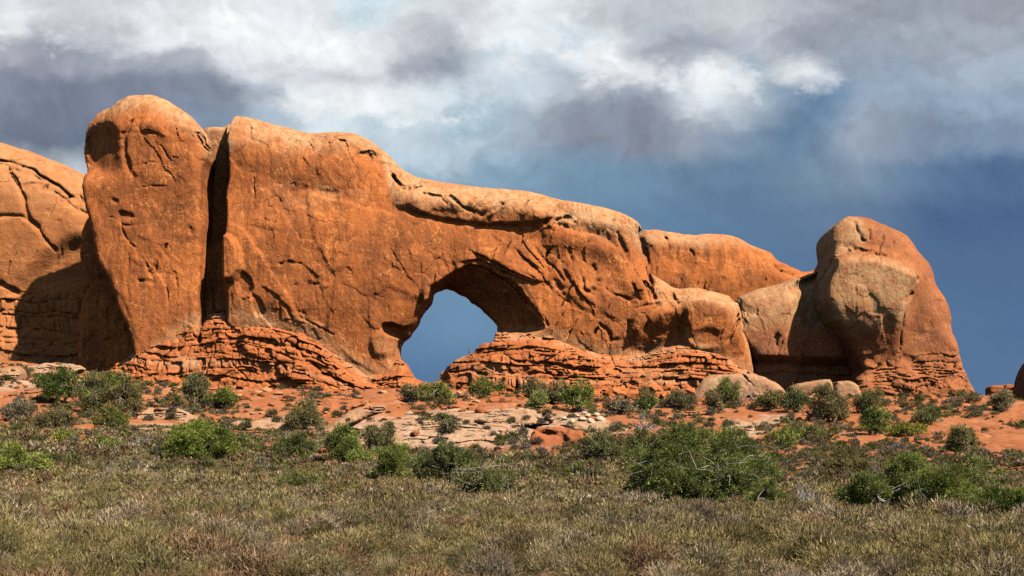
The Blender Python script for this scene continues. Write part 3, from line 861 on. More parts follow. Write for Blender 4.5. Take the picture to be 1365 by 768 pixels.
    rel -= 3.0 * mp.poly([(105, 172), (128, 166), (150, 172), (158, 205), (152, 226), (130, 236), (105, 215)], 2.6)
    rel -= 1.2 * mp.line([(176, 160), (166, 180), (164, 205), (172, 226), (178, 236)], 0.8)
    rel -= 0.6 * mp.line([(172, 222), (190, 221), (205, 218)], .5) + 0.35 * mp.line([(165, 172), (185, 158), (215, 152), (240, 158)], 1.2)
    rel += 1.3 * mp.blob(215, 168, 35, 16)
    rel += 0.4 * mp.ledge([(176, 176), (200, 174), (216, 180), (228, 186)], 4.0) - 0.5 * mp.line([(213, 196), (220, 208), (229, 214)], .6)
    rel -= 1.4 * mp.line([(258, 172), (264, 184), (270, 188)], .9)
    rel -= 0.5 * mp.poly([(148, 264), (158, 266), (157, 272), (149, 271)], .4) + 1.0 * mp.poly([(158, 280), (176, 284), (178, 290), (166, 293), (160, 300), (156, 290)], .5)
    for ln, wd, dp in [([(160, 300), (175, 330), (198, 352), (205, 372)], .5, .8), ([(222, 328), (212, 345), (204, 362)], .5, .9), ([(188, 372), (198, 372), (204, 376)], .5, 1.2), ([(252, 305), (256, 318)], .6, 1.0),
                       ([(222, 380), (224, 420)], .4, .6), ([(237, 372), (236, 415)], .35, .5), ([(170, 340), (172, 400)], .4, .5), ([(145, 290), (165, 300), (190, 298)], .4, .6), ([(182, 250), (200, 246), (225, 250)], .4, .5), ([(230, 232), (250, 244)], .3, .5)]:
        rel -= dp * mp.line(ln, wd)
    rel += 1.5 * sstep(330, 440, PY)
    rel = rel * np.maximum(0.2 + 0.8 * sstep(0.3, 5.0, below_top(mp, d2)), sstep(165, 150, PX))
    F = mp.D0 - 10.5 - rel
    R = 2.0 + 8.5 * sstep(230, 170, PY)
    B = mp.D0 + 9.0 + 0 * X
    vs, q = grow(mp, d2, F, B, R, 325, 362)
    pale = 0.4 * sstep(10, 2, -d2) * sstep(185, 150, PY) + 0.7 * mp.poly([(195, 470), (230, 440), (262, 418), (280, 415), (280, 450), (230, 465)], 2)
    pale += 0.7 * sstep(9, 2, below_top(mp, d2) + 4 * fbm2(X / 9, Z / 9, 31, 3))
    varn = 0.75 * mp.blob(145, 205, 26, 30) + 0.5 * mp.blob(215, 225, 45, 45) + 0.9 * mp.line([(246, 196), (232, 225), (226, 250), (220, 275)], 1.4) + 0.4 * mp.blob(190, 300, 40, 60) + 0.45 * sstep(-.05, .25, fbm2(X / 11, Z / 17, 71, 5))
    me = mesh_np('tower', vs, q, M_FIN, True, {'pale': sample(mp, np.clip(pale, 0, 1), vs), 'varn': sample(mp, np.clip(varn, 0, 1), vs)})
    me.transform(inv)
    link('tower', me, root)
    # ---- the buttress behind the tower's undercut
    BUT = [(128, 284), (118, 296), (110, 315), (108, 350), (112, 400), (106, 450), (100, 520), (250, 520), (250, 290), (180, 270)]
    mp = Map(359.0, BUT, 0.4)
    X, Z = mp.X, mp.Z
    F = mp.D0 - 5 - wall_relief(mp, 500)
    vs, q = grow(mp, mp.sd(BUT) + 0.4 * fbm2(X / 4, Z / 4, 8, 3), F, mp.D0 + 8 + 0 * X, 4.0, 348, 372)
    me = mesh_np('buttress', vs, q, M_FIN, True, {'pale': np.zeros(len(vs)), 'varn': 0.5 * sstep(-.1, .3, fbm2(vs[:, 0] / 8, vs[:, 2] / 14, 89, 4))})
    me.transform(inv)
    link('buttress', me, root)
    # ---- the bedded foot
    BASE = [(135, 575), (146, 500), (165, 485)] + CONTACT[1:4] + [(276, 424), (290, 419)] + CONTACT[6:13] + [(534, 480), (543, 487), (547, 496), (553, 506), (568, 512), (586, 510), (587, 496), (599, 488), (610, 482), (618, 476), (631, 473), (639, 467),
            (645, 461.5), (658, 460), (660, 443), (672, 446)] + CONTACT[18:] + [(1020, 520), (1040, 575)]
    mp = Map(346.0, BASE, 0.22)
    PX, PY, X, Z = mp.PX, mp.PY, mp.X, mp.Z
    d2 = mp.sd(BASE, 0) + 0.4 * fbm2(X / 2.4, Z / 2.4, 8, 3)
    zc = np.interp(PX, [p[0] for p in CONTACT], [p[1] for p in CONTACT])
    down = np.maximum(PY - zc, 0) * mp.s                       # metres below the contact
    span = np.maximum(540 - zc, 25) * mp.s
    bedc = [(120, 446), (240, 444), (300, 438), (345, 440), (395, 450), (440, 470), (475, 490), (505, 500), (540, 494), (590, 486), (640, 478), (700, 474), (780, 476), (850, 480), (920, 476), (1020, 484)]
    zb = np.interp(PX + 5 * fbm2(X / 10, Z / 10, 57, 2), [p[0] for p in bedc], [p[1] for p in bedc])
    sc = Z + (zb - 470) * mp.s * np.clip(1.2 - down / span, 0.25, 1)      # near level beds, dipping only beside the window
    sc = sc + 0.5 * fbm2(X / 9, Z / 9, 51, 3)
    sc = sc + 0.9 * fbm2(X / 30, Z / 20, 53, 2)
    pr, gr = strata(X, sc, 3, 0.7, 3.0, 1.4, 7.0)
    pr1, gr1 = strata(X + 11, sc, 5, 0.45, 1.5, 0.9, 3.5)
    pr2, gr2 = strata(X + 30, sc, 9, 2.0, 4.5, 5, 20)
    smooth_ = sstep(-0.05, 0.35, fbm2(X / 15, Z / 9, 71, 3) + 0.22 * sstep(5, 13, down) + .06)      # sand-blasted patches without joints
    fine_ = sstep(0.0, 0.25, fbm2(X / 12, Z / 7, 74, 3))
    rel = (1 - 0.85 * smooth_) * ((1.35 * pr - 1.0 * gr) * (1 - fine_) + (0.95 * pr1 - 0.8 * gr1) * fine_) + 1.0 * pr2 - 0.7 * gr2 * (1 - .6 * smooth_)
    rel = rel + 1.1 * fbm2(X / 11, Z / 11, 81, 3) + 0.6 * facets(X / 2.2, Z / 1.8, 77, 1.2)[0] * smooth_
    lim = np.interp(PX, [150, 250, 480, 560, 590, 660, 760, 1000], [5, 7, 7, 3, 4, 9, 8, 5])
    rel = rel + lim * np.clip(down / span, 0, 1.3) ** 0.85 - 3.2 + 3.0 * sstep(0, 4.5, down + 1.5 * fbm2(X / 5, Z / 5, 93, 3))
    # wedge of tilted beds running down to the window
    wedge = mp.poly([(395, 440), (445, 462), (488, 500), (505, 524), (440, 532), (380, 500), (330, 470), (340, 440)], 1.5)
    rel = rel + 1.8 * wedge
    for ln, wd, dp in [([(276, 424), (277, 450), (278, 462)], .6, 3.0), ([(395, 462), (420, 486), (455, 508), (486, 522)], .5, 1.6), ([(360, 470), (400, 500), (450, 518)], .5, 1.5), ([(420, 450), (455, 482), (492, 510)], .45, 1.4),
                       ([(585, 486), (640, 484), (660, 476), (690, 486), (740, 492), (790, 500)], .5, 1.8), ([(655, 474), (700, 470), (760, 478)], .4, 1.4), ([(600, 500), (630, 496), (650, 502)], .5, 1.3), ([(690, 500), (740, 506), (820, 514)], .5, 1.3)]:
        rel -= dp * mp.line(ln, wd)
    F = mp.D0 - 8.5 - rel
    F = F + 7.5 * sstep(540, 556, PX) * sstep(604, 588, PX) * sstep(520, 505, PY)         # the sill of the window lies back
    vs, q = grow(mp, d2, F, mp.D0 + 8 + 0 * X, 0.5, 318, 360, noise=((3.0, 0.22), (1.3, 0.14), (0.7, 0.08)))
    pale = 0.85 * sstep(3.2, 0.4, down) * sstep(-0.3, 0.2, fbm2(X / 5, Z / 3, 91, 3)) + 0.7 * mp.blob(268, 488, 22, 8) + 0.55 * mp.blob(650, 500, 40, 10) + 0.45 * mp.blob(880, 505, 30, 10) + .5 * mp.blob(835, 500, 20, 7) + .4 * mp.blob(200, 470, 20, 8)
    pale += 0.5 * (hsh(np.floor(sc / 0.9), np.floor(sc / 0.9), 4) > 0.72)
    me = mesh_np('bedded_foot', vs, q, M_BASE, True, {'pale': sample(mp, np.clip(pale, 0, 1), vs), 'varn': np.zeros(len(vs))})
    me.transform(inv)
    foot = link('bedded_foot', me, root)
    tag(root, 'huge orange sandstone fin pierced by a wide window, with a split tower at its end', 'rock arch')
    return root, foot


ARCH, FOOT = build_arch()


def simple_rock(name, D0, poly, depth, res, mat, label, cat, R, seed, relf=None, bands=None, smooth=1, noise=((5.0, 0.22), (1.8, 0.08), (0.75, 0.05)), a=(0.6, 0.3, 1.0), lean=0.0, backdepth=None, attr=None, child=None, group=None, jag=0.3):
    mp = Map(D0, poly, res, Df=D0 - depth if res > 0.2 else None)
    X, Z = mp.X, mp.Z
    d2 = mp.sd(poly, smooth) + jag * fbm2(X / 3, Z / 3, seed, 3)
    rel = wall_relief(mp, seed, *a, d2=d2)
    if relf is not None:
        rl = relf(mp)
        rel = rel + (rl * (0.2 + 0.8 * sstep(0.3, 4.0, below_top(mp, d2))) if res > 0.2 else rl)
    zt = float(Z.max())
    F = D0 - depth - rel + lean * (Z - Z.min())
    bd = depth if backdepth is None else backdepth
    Rm = R(mp) if callable(R) else R
    mxr = float(np.max(np.abs(D0 - depth - F)))
    vs, q = grow(mp, d2, F, D0 + bd + 0 * X, Rm, D0 - depth - mxr - 2.5, D0 + bd + 2.5, noise)
    pale, varn = attr(mp) if attr else (np.zeros_like(X), np.zeros_like(X))
    me = mesh_np(name, vs, q, mat, True, {'pale': sample(mp, np.clip(pale, 0, 1), vs), 'varn': sample(mp, np.clip(varn, 0, 1), vs)})
    lo = vs.min(0); hi = vs.max(0)
    org = Vector(((lo[0] + hi[0]) / 2, (lo[1] + hi[1]) / 2, lo[2]))
    me.transform(Matrix.Translation(-org))
    o = link(name, me)
    o.location = org
    if label:
        tag(o, label, cat, group)
    return o


# the smooth dome behind the tower, over its own bedded foot
DOME = [(-230, 560), (-240, 230), (-160, 176), (-70, 176), (0, 190), (31, 199), (60, 210), (91, 222), (122, 238), (160, 262), (200, 300), (225, 380), (230, 560)]


def dome_rel(mp):
    mp.calm = True
    r = -1.0 * mp.line([(-40, 205), (0, 213), (28, 222), (60, 240), (90, 262), (124, 280)], 1.6)
    r -= 1.1 * mp.line([(4, 220), (22, 246), (30, 262), (33, 280), (40, 294), (55, 312), (70, 332)], 0.8)
    r -= .7 * mp.line([(30, 248), (48, 243), (70, 252), (95, 272), (110, 280)], 0.9)
    r -= .9 * mp.line([(-30, 292), (0, 288), (28, 288), (48, 300)], 0.8)
    r -= 2.0 * mp.line([(-60, 372), (0, 378), (18, 389)], 1.2)
    r -= 0.4 * (mp.blob(62, 280, 3, 3) + mp.blob(76, 294, 3, 2.5))
    shadow_recess = mp.poly([(12, 408), (22, 384), (45, 354), (75, 330), (102, 318), (150, 310), (240, 320), (240, 510), (150, 505), (100, 494), (60, 484), (30, 450)], 3.0)  # hollow added in the tower shadow's outline; its lip deepens that shade
    low = sstep(380, 400, mp.PY)
    pr, de = strata(mp.X, mp.Z + 2.0 * fbm2(mp.X / 14, mp.Z / 12, 51, 3), 21, 1.0, 4.5, 2, 11)
    r += low * (1.3 * pr - 1.3 * de) + 5.0 * sstep(395, 500, mp.PY) * (1 - shadow_recess)
    r = r * (1 - .3 * shadow_recess) - 3.5 * shadow_recess * sstep(500, 470, mp.PY)
    return r


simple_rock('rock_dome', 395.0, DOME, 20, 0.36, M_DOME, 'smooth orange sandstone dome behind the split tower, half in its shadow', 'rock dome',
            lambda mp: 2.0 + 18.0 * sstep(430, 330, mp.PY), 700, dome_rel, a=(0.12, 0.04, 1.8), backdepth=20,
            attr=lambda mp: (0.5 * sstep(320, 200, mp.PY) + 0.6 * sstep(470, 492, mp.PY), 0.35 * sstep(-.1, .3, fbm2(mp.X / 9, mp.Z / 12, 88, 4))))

RIDGE = [(830, 470), (832, 330), (852, 309), (874, 307.5), (889, 313), (925, 315), (952, 314), (975, 317), (999, 329), (1023, 337), (1035, 350), (1050, 356), (1066, 365), (1082, 362), (1094, 352), (1112, 350), (1130, 400), (1130, 470)]
simple_rock('rock_ridge', 392.0, RIDGE, 10, 0.36, M_FIN, 'long low orange ridge with a pale rounded top behind the arch shoulder', 'rock ridge',
            lambda mp: 8.0 + 0 * mp.X, 820, lambda mp: 2.0 * sstep(330, 380, mp.PY) - 1.2 * mp.line([(856, 318), (862, 340), (866, 362)], 1.0) - 1.0 * mp.line([(1028, 352), (1040, 362), (1062, 364)], .8) - .9 * mp.line([(890, 318), (893, 332)], .5) - .9 * mp.line([(918, 334), (925, 342)], .8),
            a=(0.35, 0.12, 1.0), attr=lambda mp: (0.85 * sstep(338, 316, mp.PY + 6 * fbm2(mp.X / 8, mp.Z / 8, 5, 3)), 0 * mp.X))

BLOCK = [(976, 404), (984, 395), (1009, 386), (1040, 379), (1057, 372), (1074, 367.5), (1097, 357), (1150, 360), (1170, 540), (1004, 545), (1000, 478), (988, 464), (977, 446), (974, 428)]
simple_rock('rock_block', 352.0, BLOCK, 8, 0.28, M_KNOB, 'weathered tan rock block leaning against the tall knob, partly shaded', 'rock block',
            lambda mp: 2.0 + 5.5 * sstep(440, 400, mp.PY), 900,
            lambda mp: -1.4 * mp.line([(986, 396), (984, 412), (990, 432)], .6) - 5.0 * sstep(472, 486, mp.PY) * sstep(990, 1010, mp.PX) + 1.6 * mp.poly([(1075, 440), (1095, 430), (1130, 440), (1130, 480), (1080, 480)], 2.0) - 1.2 * mp.line([(1094, 430), (1080, 450), (1074, 475)], .7) - 1.3 * mp.line([(1034, 448), (1036, 470), (1044, 486)], .9) - 5.5 * sstep(1045, 1085, mp.PX) - 1.0 * mp.line([(1000, 497), (1060, 495), (1140, 498)], .6),
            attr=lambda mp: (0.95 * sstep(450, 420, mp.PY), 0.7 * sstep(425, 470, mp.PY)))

KNOB = [(1099, 332), (1099, 322), (1102, 311), (1117, 296.5), (1138, 291), (1158, 293.5), (1178, 299.5), (1195, 306.5), (1212, 321), (1229, 343), (1241, 361), (1246.5, 381), (1260, 402), (1266.5, 422), (1267.5, 449), (1266, 473), (1272, 497), (1278, 513), (1284, 530), (1290, 560), (1120, 560), (1128, 512), (1142, 498), (1138, 489), (1124, 466), (1111, 446), (1094, 429), (1084, 412), (1081, 395), (1090, 365), (1100, 347)]


def knob_rel(mp):
    r = 6.5 * mp.poly([(1040, 400), (1070, 352), (1130, 338), (1180, 345), (1222, 366), (1206, 398), (1203, 440), (1190, 485), (1150, 490), (1070, 470)], 3.5) * sstep(492, 405, mp.PY)
    r -= 1.8 * mp.line([(1096, 346), (1118, 338), (1145, 334), (1165, 340), (1190, 348)], 1.0)
    r -= 1.0 * mp.line([(1140, 298), (1142, 308), (1150, 320)], .6) + 1.2 * mp.line([(1158, 308), (1158, 318)], .5)
    r -= 1.5 * mp.line([(1221, 374), (1214, 390), (1203, 402)], .9)
    r -= 1.0 * mp.poly([(1112, 440), (1140, 436), (1160, 452), (1145, 470), (1128, 470)], 2.0)
    r -= 0.7 * mp.line([(1200, 402), (1196, 440), (1198, 466)], .5)
    low = sstep(466, 482, mp.PY)
    pr, de = strata(mp.X, mp.Z + 2.2 * fbm2(mp.X / 9, mp.Z / 7, 51, 4), 33, 0.7, 2.8, 1.2, 7)
    r += low * (0.8 * pr - 0.75 * de) * sstep(-.3, .2, fbm2(mp.X / 7, mp.Z / 5, 29, 3)) + 1.3 * fbm2(mp.X / 5, mp.Z / 4, 19, 4) * low + 4.0 * sstep(468, 525, mp.PY)
    return r


simple_rock('sandstone_butte', 350.0, KNOB, 9, 0.26, M_KNOB, 'tall rounded rock knob with a pale bulging face and a small round head', 'butte',
            lambda mp: 2.0 + 8.0 * sstep(470, 430, mp.PY) * (0.06 + 0.94 * sstep(1110, 1190, mp.PX)), 1000, knob_rel, a=(0.35, 0.2, 0.8), backdepth=12,
            attr=lambda mp: (np.clip(0.95 * mp.poly([(1070, 395), (1080, 360), (1108, 350), (1150, 345), (1185, 352), (1222, 370), (1208, 392), (1202, 430), (1150, 444), (1080, 440)], 2.0) + 0.95 * mp.poly([(1090, 340), (1092, 300), (1128, 284), (1152, 290), (1157, 318), (1142, 334), (1110, 343)], 1.5), 0, 1),
                             0.75 * mp.blob(1135, 440, 40, 16) + 0.45 * mp.poly([(1206, 402), (1245, 385), (1262, 420), (1262, 470), (1205, 470)], 3)))

simple_rock('rock_stack', 350.0, [(1316, 524), (1316, 518), (1319, 514.5), (1330, 513.5), (1334, 515), (1340, 512.5), (1352, 513.5), (1354.5, 520), (1354, 535), (1340, 545), (1318, 545)], 2.4, 0.12, M_REDROCK, 'small stack of rounded red rocks standing alone on the right skyline', 'rock stack', 0.9, 1100,
            lambda mp: -0.8 * mp.line([(1334, 512), (1335, 530)], .25) - 0.7 * mp.line([(1314, 520), (1330, 521), (1356, 520)], .22) - 0.7 * mp.line([(1314, 526), (1330, 526.5), (1356, 526)], .2), noise=((1.5, .12), (.6, .06)), a=(.2, .12, .2), jag=0.12)
simple_rock('rock_pillar', 330.0, [(1353, 560), (1356, 530), (1360, 506), (1366, 488), (1385, 470), (1420, 468), (1440, 500), (1445, 560)], 5, 0.25, M_KNOB, 'dark reddish rock pillar cut off by the right edge of the view', 'rock pillar', 2.0, 1150,
            attr=lambda mp: (0 * mp.X, 0.8 + 0 * mp.X))

# pale benches at the rocks' foot, slickrock slabs on the slope
def bench(name, D0, poly, depth, label, mat=M_SLAB, R=1.2, seed=1, res=0.16, relf=None, pale=0.6, varn=0.0, back=None, a=(0.22, 0.14, 0.4), cat='rock slab', group=None, jag=.3):
    return simple_rock(name, D0, poly, depth, res, mat, label, cat, R, seed, relf, noise=((2.6, 0.22), (1.1, 0.12), (0.5, 0.06)), a=a, backdepth=back,
                       attr=lambda mp: (pale + 0 * mp.X, varn * sstep(-0.1, 0.3, fbm2(mp.X / 3, mp.Z / 3, seed, 3))), group=group, jag=jag)


def D_at(px, py, lo=25.0, hi=358.0):
    d = np.linspace(lo, hi, 3000)
    x = (px - CX) / FPX * d
    yy = HOR - (ground_z(x, d) - ZC) * FPX / d
    k = np.argmax(yy <= py)
    return float(d[k]) if yy.min() <= py else hi


def sloped(D0, k):
    """slab top recedes: relief that lays the face back by k metres per metre of height"""
    return lambda mp: -k * (mp.Z - mp.Z.min())


bench('rock_ledge', 336, [(916, 545), (920, 529), (931, 508), (951, 500), (989, 497.5), (1012, 501), (1029, 510), (1045, 519), (1050, 545)], 4, 'rounded pale pink ledge at the foot of the layered rocks', R=2.2, seed=41, pale=0.3, a=(.6, .4, .7), relf=lambda mp: -0.8 * mp.line([(985, 500), (1000, 515)], .4))
bench('rock_ledge', 337, [(1044, 545), (1047, 518), (1063, 512), (1090, 507), (1106, 508), (1109, 545)], 4, 'squat pale ledge under the shaded hollow of the knob', R=1.0, seed=43, pale=0.3, a=(.6, .4, .6))
bench('rock_ledge', 337, [(1108, 545), (1109, 510), (1124, 508), (1140, 512), (1146, 526), (1148, 545)], 3.4, 'small orange ledge at the knob foot beside the pale ledge', R=1.2, seed=45, pale=0.2)
def slab(poly, label, py_base, px_base=None, depth=4.0, k=1.6, seed=1, mat=None, pale=0.6, R=1.0, relf=None, name='slickrock_slab', extra=10, varn=0.25, back=6.0, dd=0.0):
    xs = [p[0] for p in poly]
    cx_ = px_base or (min(xs) + max(xs)) / 2
    D = D_at(cx_, py_base) + dd
    ext = max(p[1] for p in poly)
    back = max(back, k * (max(p[1] for p in poly) - min(p[1] for p in poly) + extra) * D / FPX - depth + 3.0)
    pl = [(p[0], p[1] + (extra if p[1] > ext - 6 else 0)) for p in poly]
    def rf(mp):
        r = -k * (mp.Z - mp.Z.min())
        pr, gr = strata(mp.X, mp.Z + .3 * fbm2(mp.X / 4, mp.Z / 2, seed, 3), seed, .35, 1.1, 2.5, 9)
        r = r + (.45 * pr - .55 * gr) * sstep(-.25, .2, fbm2(mp.X / 6, mp.Z / 3, seed + 3, 3)) * 1.3 + .8 * fbm2(mp.X / 5, mp.Z / 3, seed + 6, 4)
        return r if relf is None else r + relf(mp)
    return bench(name, D + depth, pl, depth, label, mat=mat or M_SLAB, R=R, seed=seed, res=max(0.09, D / 1600 * 0.75), relf=rf, pale=pale, varn=varn, back=back)


slab([(304, 566), (317, 560), (335, 563), (358, 562), (383, 564), (400, 567), (415, 573), (423, 579), (404, 579), (362, 577.5), (329, 574), (312, 574)], 'long thin pale slab with a shaded lip behind the round junipers', 577, seed=51, k=0.9, extra=0, R=.5, depth=3)
slab([(427, 574), (444, 560), (466, 545), (484, 538.5), (506, 538.5), (512, 544), (494, 554), (473, 563), (456, 571), (441, 580)], 'curved tan rock ridge sloping up toward the window', 577, seed=53, k=0.9, extra=4, R=1.2, pale=.4)
slab([(470, 585), (499, 566), (532, 558), (558, 553), (589, 549.5), (620, 555), (636, 562), (646, 576), (668, 574), (660, 588), (642, 594), (620, 596), (576, 594), (532, 594), (500, 592)], 'broad pale grey slickrock dome in the middle of the slope', 592, seed=55, k=1.8, extra=5, pale=.9, R=1.4, relf=lambda mp: -0.7 * mp.line([(545, 580), (552, 566), (556, 572)], .5) - .8 * mp.line([(600, 575), (625, 572), (640, 584)], .4) - .6 * mp.line([(575, 590), (590, 574), (600, 560)], .3))
slab([(629, 562), (644, 553), (675, 544), (700, 542.5), (718, 548), (739, 555), (737, 564), (708, 567), (680, 570), (653, 568)], 'cream slickrock slab overhanging a dark shaded gap', 569, seed=57, k=1.0, extra=0, R=.7, pale=.8, dd=-2, back=8)
slab([(640, 580), (652, 574), (670, 570), (663, 584), (650, 590), (642, 592)], 'small cream rock tongue below the overhanging slab', 590, seed=58, k=0.9, extra=4, R=.6, pale=1.0)
slab([(743, 565), (774, 561.5), (811, 562.5), (830, 567), (843, 575), (820, 581), (792, 577), (757, 569)], 'flat pink tan slab below the pile of white stones', 579, seed=59, k=1.5, extra=3, R=.6, pale=.7)
slab([(700, 598), (714, 571), (735, 568), (760, 571), (790, 578), (796, 596), (760, 600)], 'deep red rock ledge with hollows under the cream slab', 597, seed=61, k=1.1, extra=5, mat=M_REDROCK, pale=0, varn=0.3, R=.8, relf=lambda mp: -1.6 * mp.poly([(716, 572), (748, 576), (760, 590), (740, 590), (722, 582)], .5) - 1.0 * mp.line([(750, 574), (775, 584), (790, 588)], .4))
slab([(157, 578), (170, 568), (215, 566), (250, 571), (248, 582), (200, 584)], 'flat grey pink slab on the left slope', 581, seed=63, k=2.2, extra=4, pale=.9)
slab([(176, 560), (186, 545), (214, 541), (240, 546), (254, 556), (250, 563), (210, 565)], 'broken pinkish ledge above the flat grey slab', 562, seed=65, k=1.1, extra=4, pale=.6, R=.5, relf=lambda mp: -.8 * mp.line([(205, 543), (208, 562)], .3) - .7 * mp.line([(228, 545), (230, 560)], .3) - .7 * mp.line([(180, 553), (252, 554)], .25))
slab([(20, 499), (26, 488), (60, 481), (98, 484), (105, 493), (80, 500)], 'pale slab ledge beside the deep tower shadow', 500, seed=67, k=1.1, extra=6, pale=.8, R=.5, relf=lambda mp: -.8 * mp.line([(20, 491), (104, 491)], .25))
slab([(-20, 512), (-14, 492), (12, 486), (24, 492), (20, 510)], 'orange rock ledge on the left edge under the dome', 510, seed=69, k=1.0, extra=6, pale=.3, R=.6)
slab([(-10, 540), (0, 524), (30, 514), (58, 520), (50, 540)], 'rounded orange outcrop low on the left edge slope', 538, seed=81, k=1.2, extra=6, mat=M_REDROCK, pale=.25, R=.7, relf=lambda mp: -.8 * mp.line([(-10, 530), (52, 528)], .3) - .7 * mp.line([(22, 516), (24, 540)], .3))
slab([(104, 512), (112, 500), (140, 497), (152, 506), (146, 516)], 'red ledge block at the edge of the tower shadow', 514, seed=83, k=.9, extra=6, mat=M_REDROCK, pale=.3, R=.6, relf=lambda mp: -.7 * mp.line([(104, 506), (150, 507)], .25))
slab([(196, 528), (204, 516), (240, 510), (282, 514), (300, 526), (250, 532)], 'pale crusted shelf under the left bedded blocks', 530, seed=85, k=1.6, extra=6, mat=M_REDROCK, pale=.5, R=.8)
slab([(640, 545), (660, 537), (700, 534), (740, 538), (745, 546)], 'thin red rock shelf under the right foot of the window', 546, seed=87, k=2.0, extra=4, mat=M_REDROCK, pale=.3, R=.5)
slab([(880, 560), (896, 549), (940, 546), (972, 552), (968, 562)], 'thin red rock shelf on the slope above the largest juniper', 561, seed=89, k=2.0, extra=4, mat=M_REDROCK, pale=.3, R=.5)
slab([(970, 584), (980, 566), (1000, 556), (1019, 555), (1016, 572), (995, 586)], 'thin bedded pink slickrock patch on the right slope', 584, seed=71, k=2.6, extra=3, pale=.8, R=.5, relf=lambda mp: .2 * np.sin(mp.Z * 9))
slab([(1056, 648), (1066, 638), (1100, 636), (1138, 641), (1134, 649), (1090, 651)], 'low pale slab showing behind the dead grey bush', 649, seed=73, k=2.2, extra=3, pale=.8, R=.3)
slab([(400, 556), (412, 532), (440, 522), (470, 528), (486, 536), (460, 548), (436, 562)], 'reddish rounded rock apron below the tilted beds', 555, seed=75, k=1.3, extra=6, mat=M_REDROCK, pale=.1, R=1.0)
slab([(300, 552), (330, 546), (390, 548), (420, 556), (390, 562), (330, 560)], 'low red rock shelf behind the long thin slab', 559, seed=77, k=2.0, extra=4, mat=M_REDROCK, pale=.25, R=.5)
slab([(120, 540), (150, 528), (190, 530), (205, 540), (170, 548)], 'low rust coloured shelf above the pinkish ledge', 545, seed=79, k=1.8, extra=4, mat=M_REDROCK, pale=.3, R=.5)

# ------------------------------------------------------------------ placing by sight line onto the built ground
bpy.context.view_layer.update()
EYE = Vector((0, 0, ZC))
FLOOR = [GROUND] + [o for o in SC.objects if o.name.startswith('slickrock_slab')]
ROCKY = FLOOR + [FOOT] + [o for o in SC.objects if o.name.startswith('rock_ledge')]


def hit(px, py, objs=None):
    d = Vector(((px - CX) / FPX, 1.0, (HOR - py) / FPX)).normalized()
    best = None
    for o in (objs or FLOOR):
        im = o.matrix_world.inverted()
        ok, loc, nrm, _ = o.ray_cast(im @ EYE, d)
        if ok:
            q = o.matrix_world @ loc
            if best is None or q.y < best.y:
                best = q
    return best


def drop(x, y, objs=None, top=120.0):
    best = None
    for o in (objs or FLOOR):
        im = o.matrix_world.inverted()
        ok, loc, nrm, _ = o.ray_cast(im @ Vector((x, y, top)), Vector((0, 0, -1)))
        if ok:
            q = o.matrix_world @ loc
            if best is None or q.z > best.z:
                best = q
    return best


# ------------------------------------------------------------------ plants
def blades(c, d, length, width, tint, rng):
    """one narrow triangle per blade: root c, direction d"""
    n = len(c)
    r = rng.normal(size=(n, 3))
    s_ = np.cross(d, r); s_ /= np.linalg.norm(s_, axis=1, keepdims=True) + 1e-9
    L = np.broadcast_to(length, (n,))[:, None]; W = np.broadcast_to(width, (n,))[:, None]
    v = np.stack([c - s_ * W * 0.5, c + s_ * W * 0.5, c + d * L], 1)
    return v.reshape(-1, 3), np.repeat(tint, 3, 0)


def tri_mesh(name, v, t, mat):
    f = np.arange(len(v), dtype=np.int32).reshape(-1, 3)
    return mesh_np(name, v, f, mat, False, {'tint': t})


def tubes(paths, sides=5):
    """paths: list of (points (k,3), radii (k,)) -> verts, quads"""
    V, Fq = [], []; b = 0
    for pts, rad in paths:
        pts = np.asarray(pts, float); k = len(pts)
        tg = np.gradient(pts, axis=0); tg /= np.linalg.norm(tg, axis=1, keepdims=True) + 1e-9
        ref = np.array([0.31, 0.87, 0.2]) if abs(tg[0, 1]) < 0.8 else np.array([1.0, 0, 0.1])
        a = np.cross(tg, ref); a /= np.linalg.norm(a, axis=1, keepdims=True) + 1e-9
        c = np.cross(tg, a)
        an = np.linspace(0, 2 * PI, sides, endpoint=False)
        ring = pts[:, None] + np.asarray(rad)[:, None, None] * (np.cos(an)[None, :, None] * a[:, None] + np.sin(an)[None, :, None] * c[:, None])
        V.append(ring.reshape(-1, 3))
        for i in range(k - 1):
            for j in range(sides):
                j2 = (j + 1) % sides
                Fq.append((b + i * sides + j, b + i * sides + j2, b + (i + 1) * sides + j2, b + (i + 1) * sides + j))
        b += k * sides
    return np.concatenate(V), np.array(Fq, np.int32)


def crooked(a, b_, rng, k=6, wob=0.12):
    a = np.asarray(a, float); b_ = np.asarray(b_, float)
    L = np.linalg.norm(b_ - a)
    t_ = np.linspace(0, 1, k)[:, None]
    p = a + (b_ - a) * t_ + rng.normal(size=(k, 3)) * wob * L * np.sin(t_ * PI)
    return p


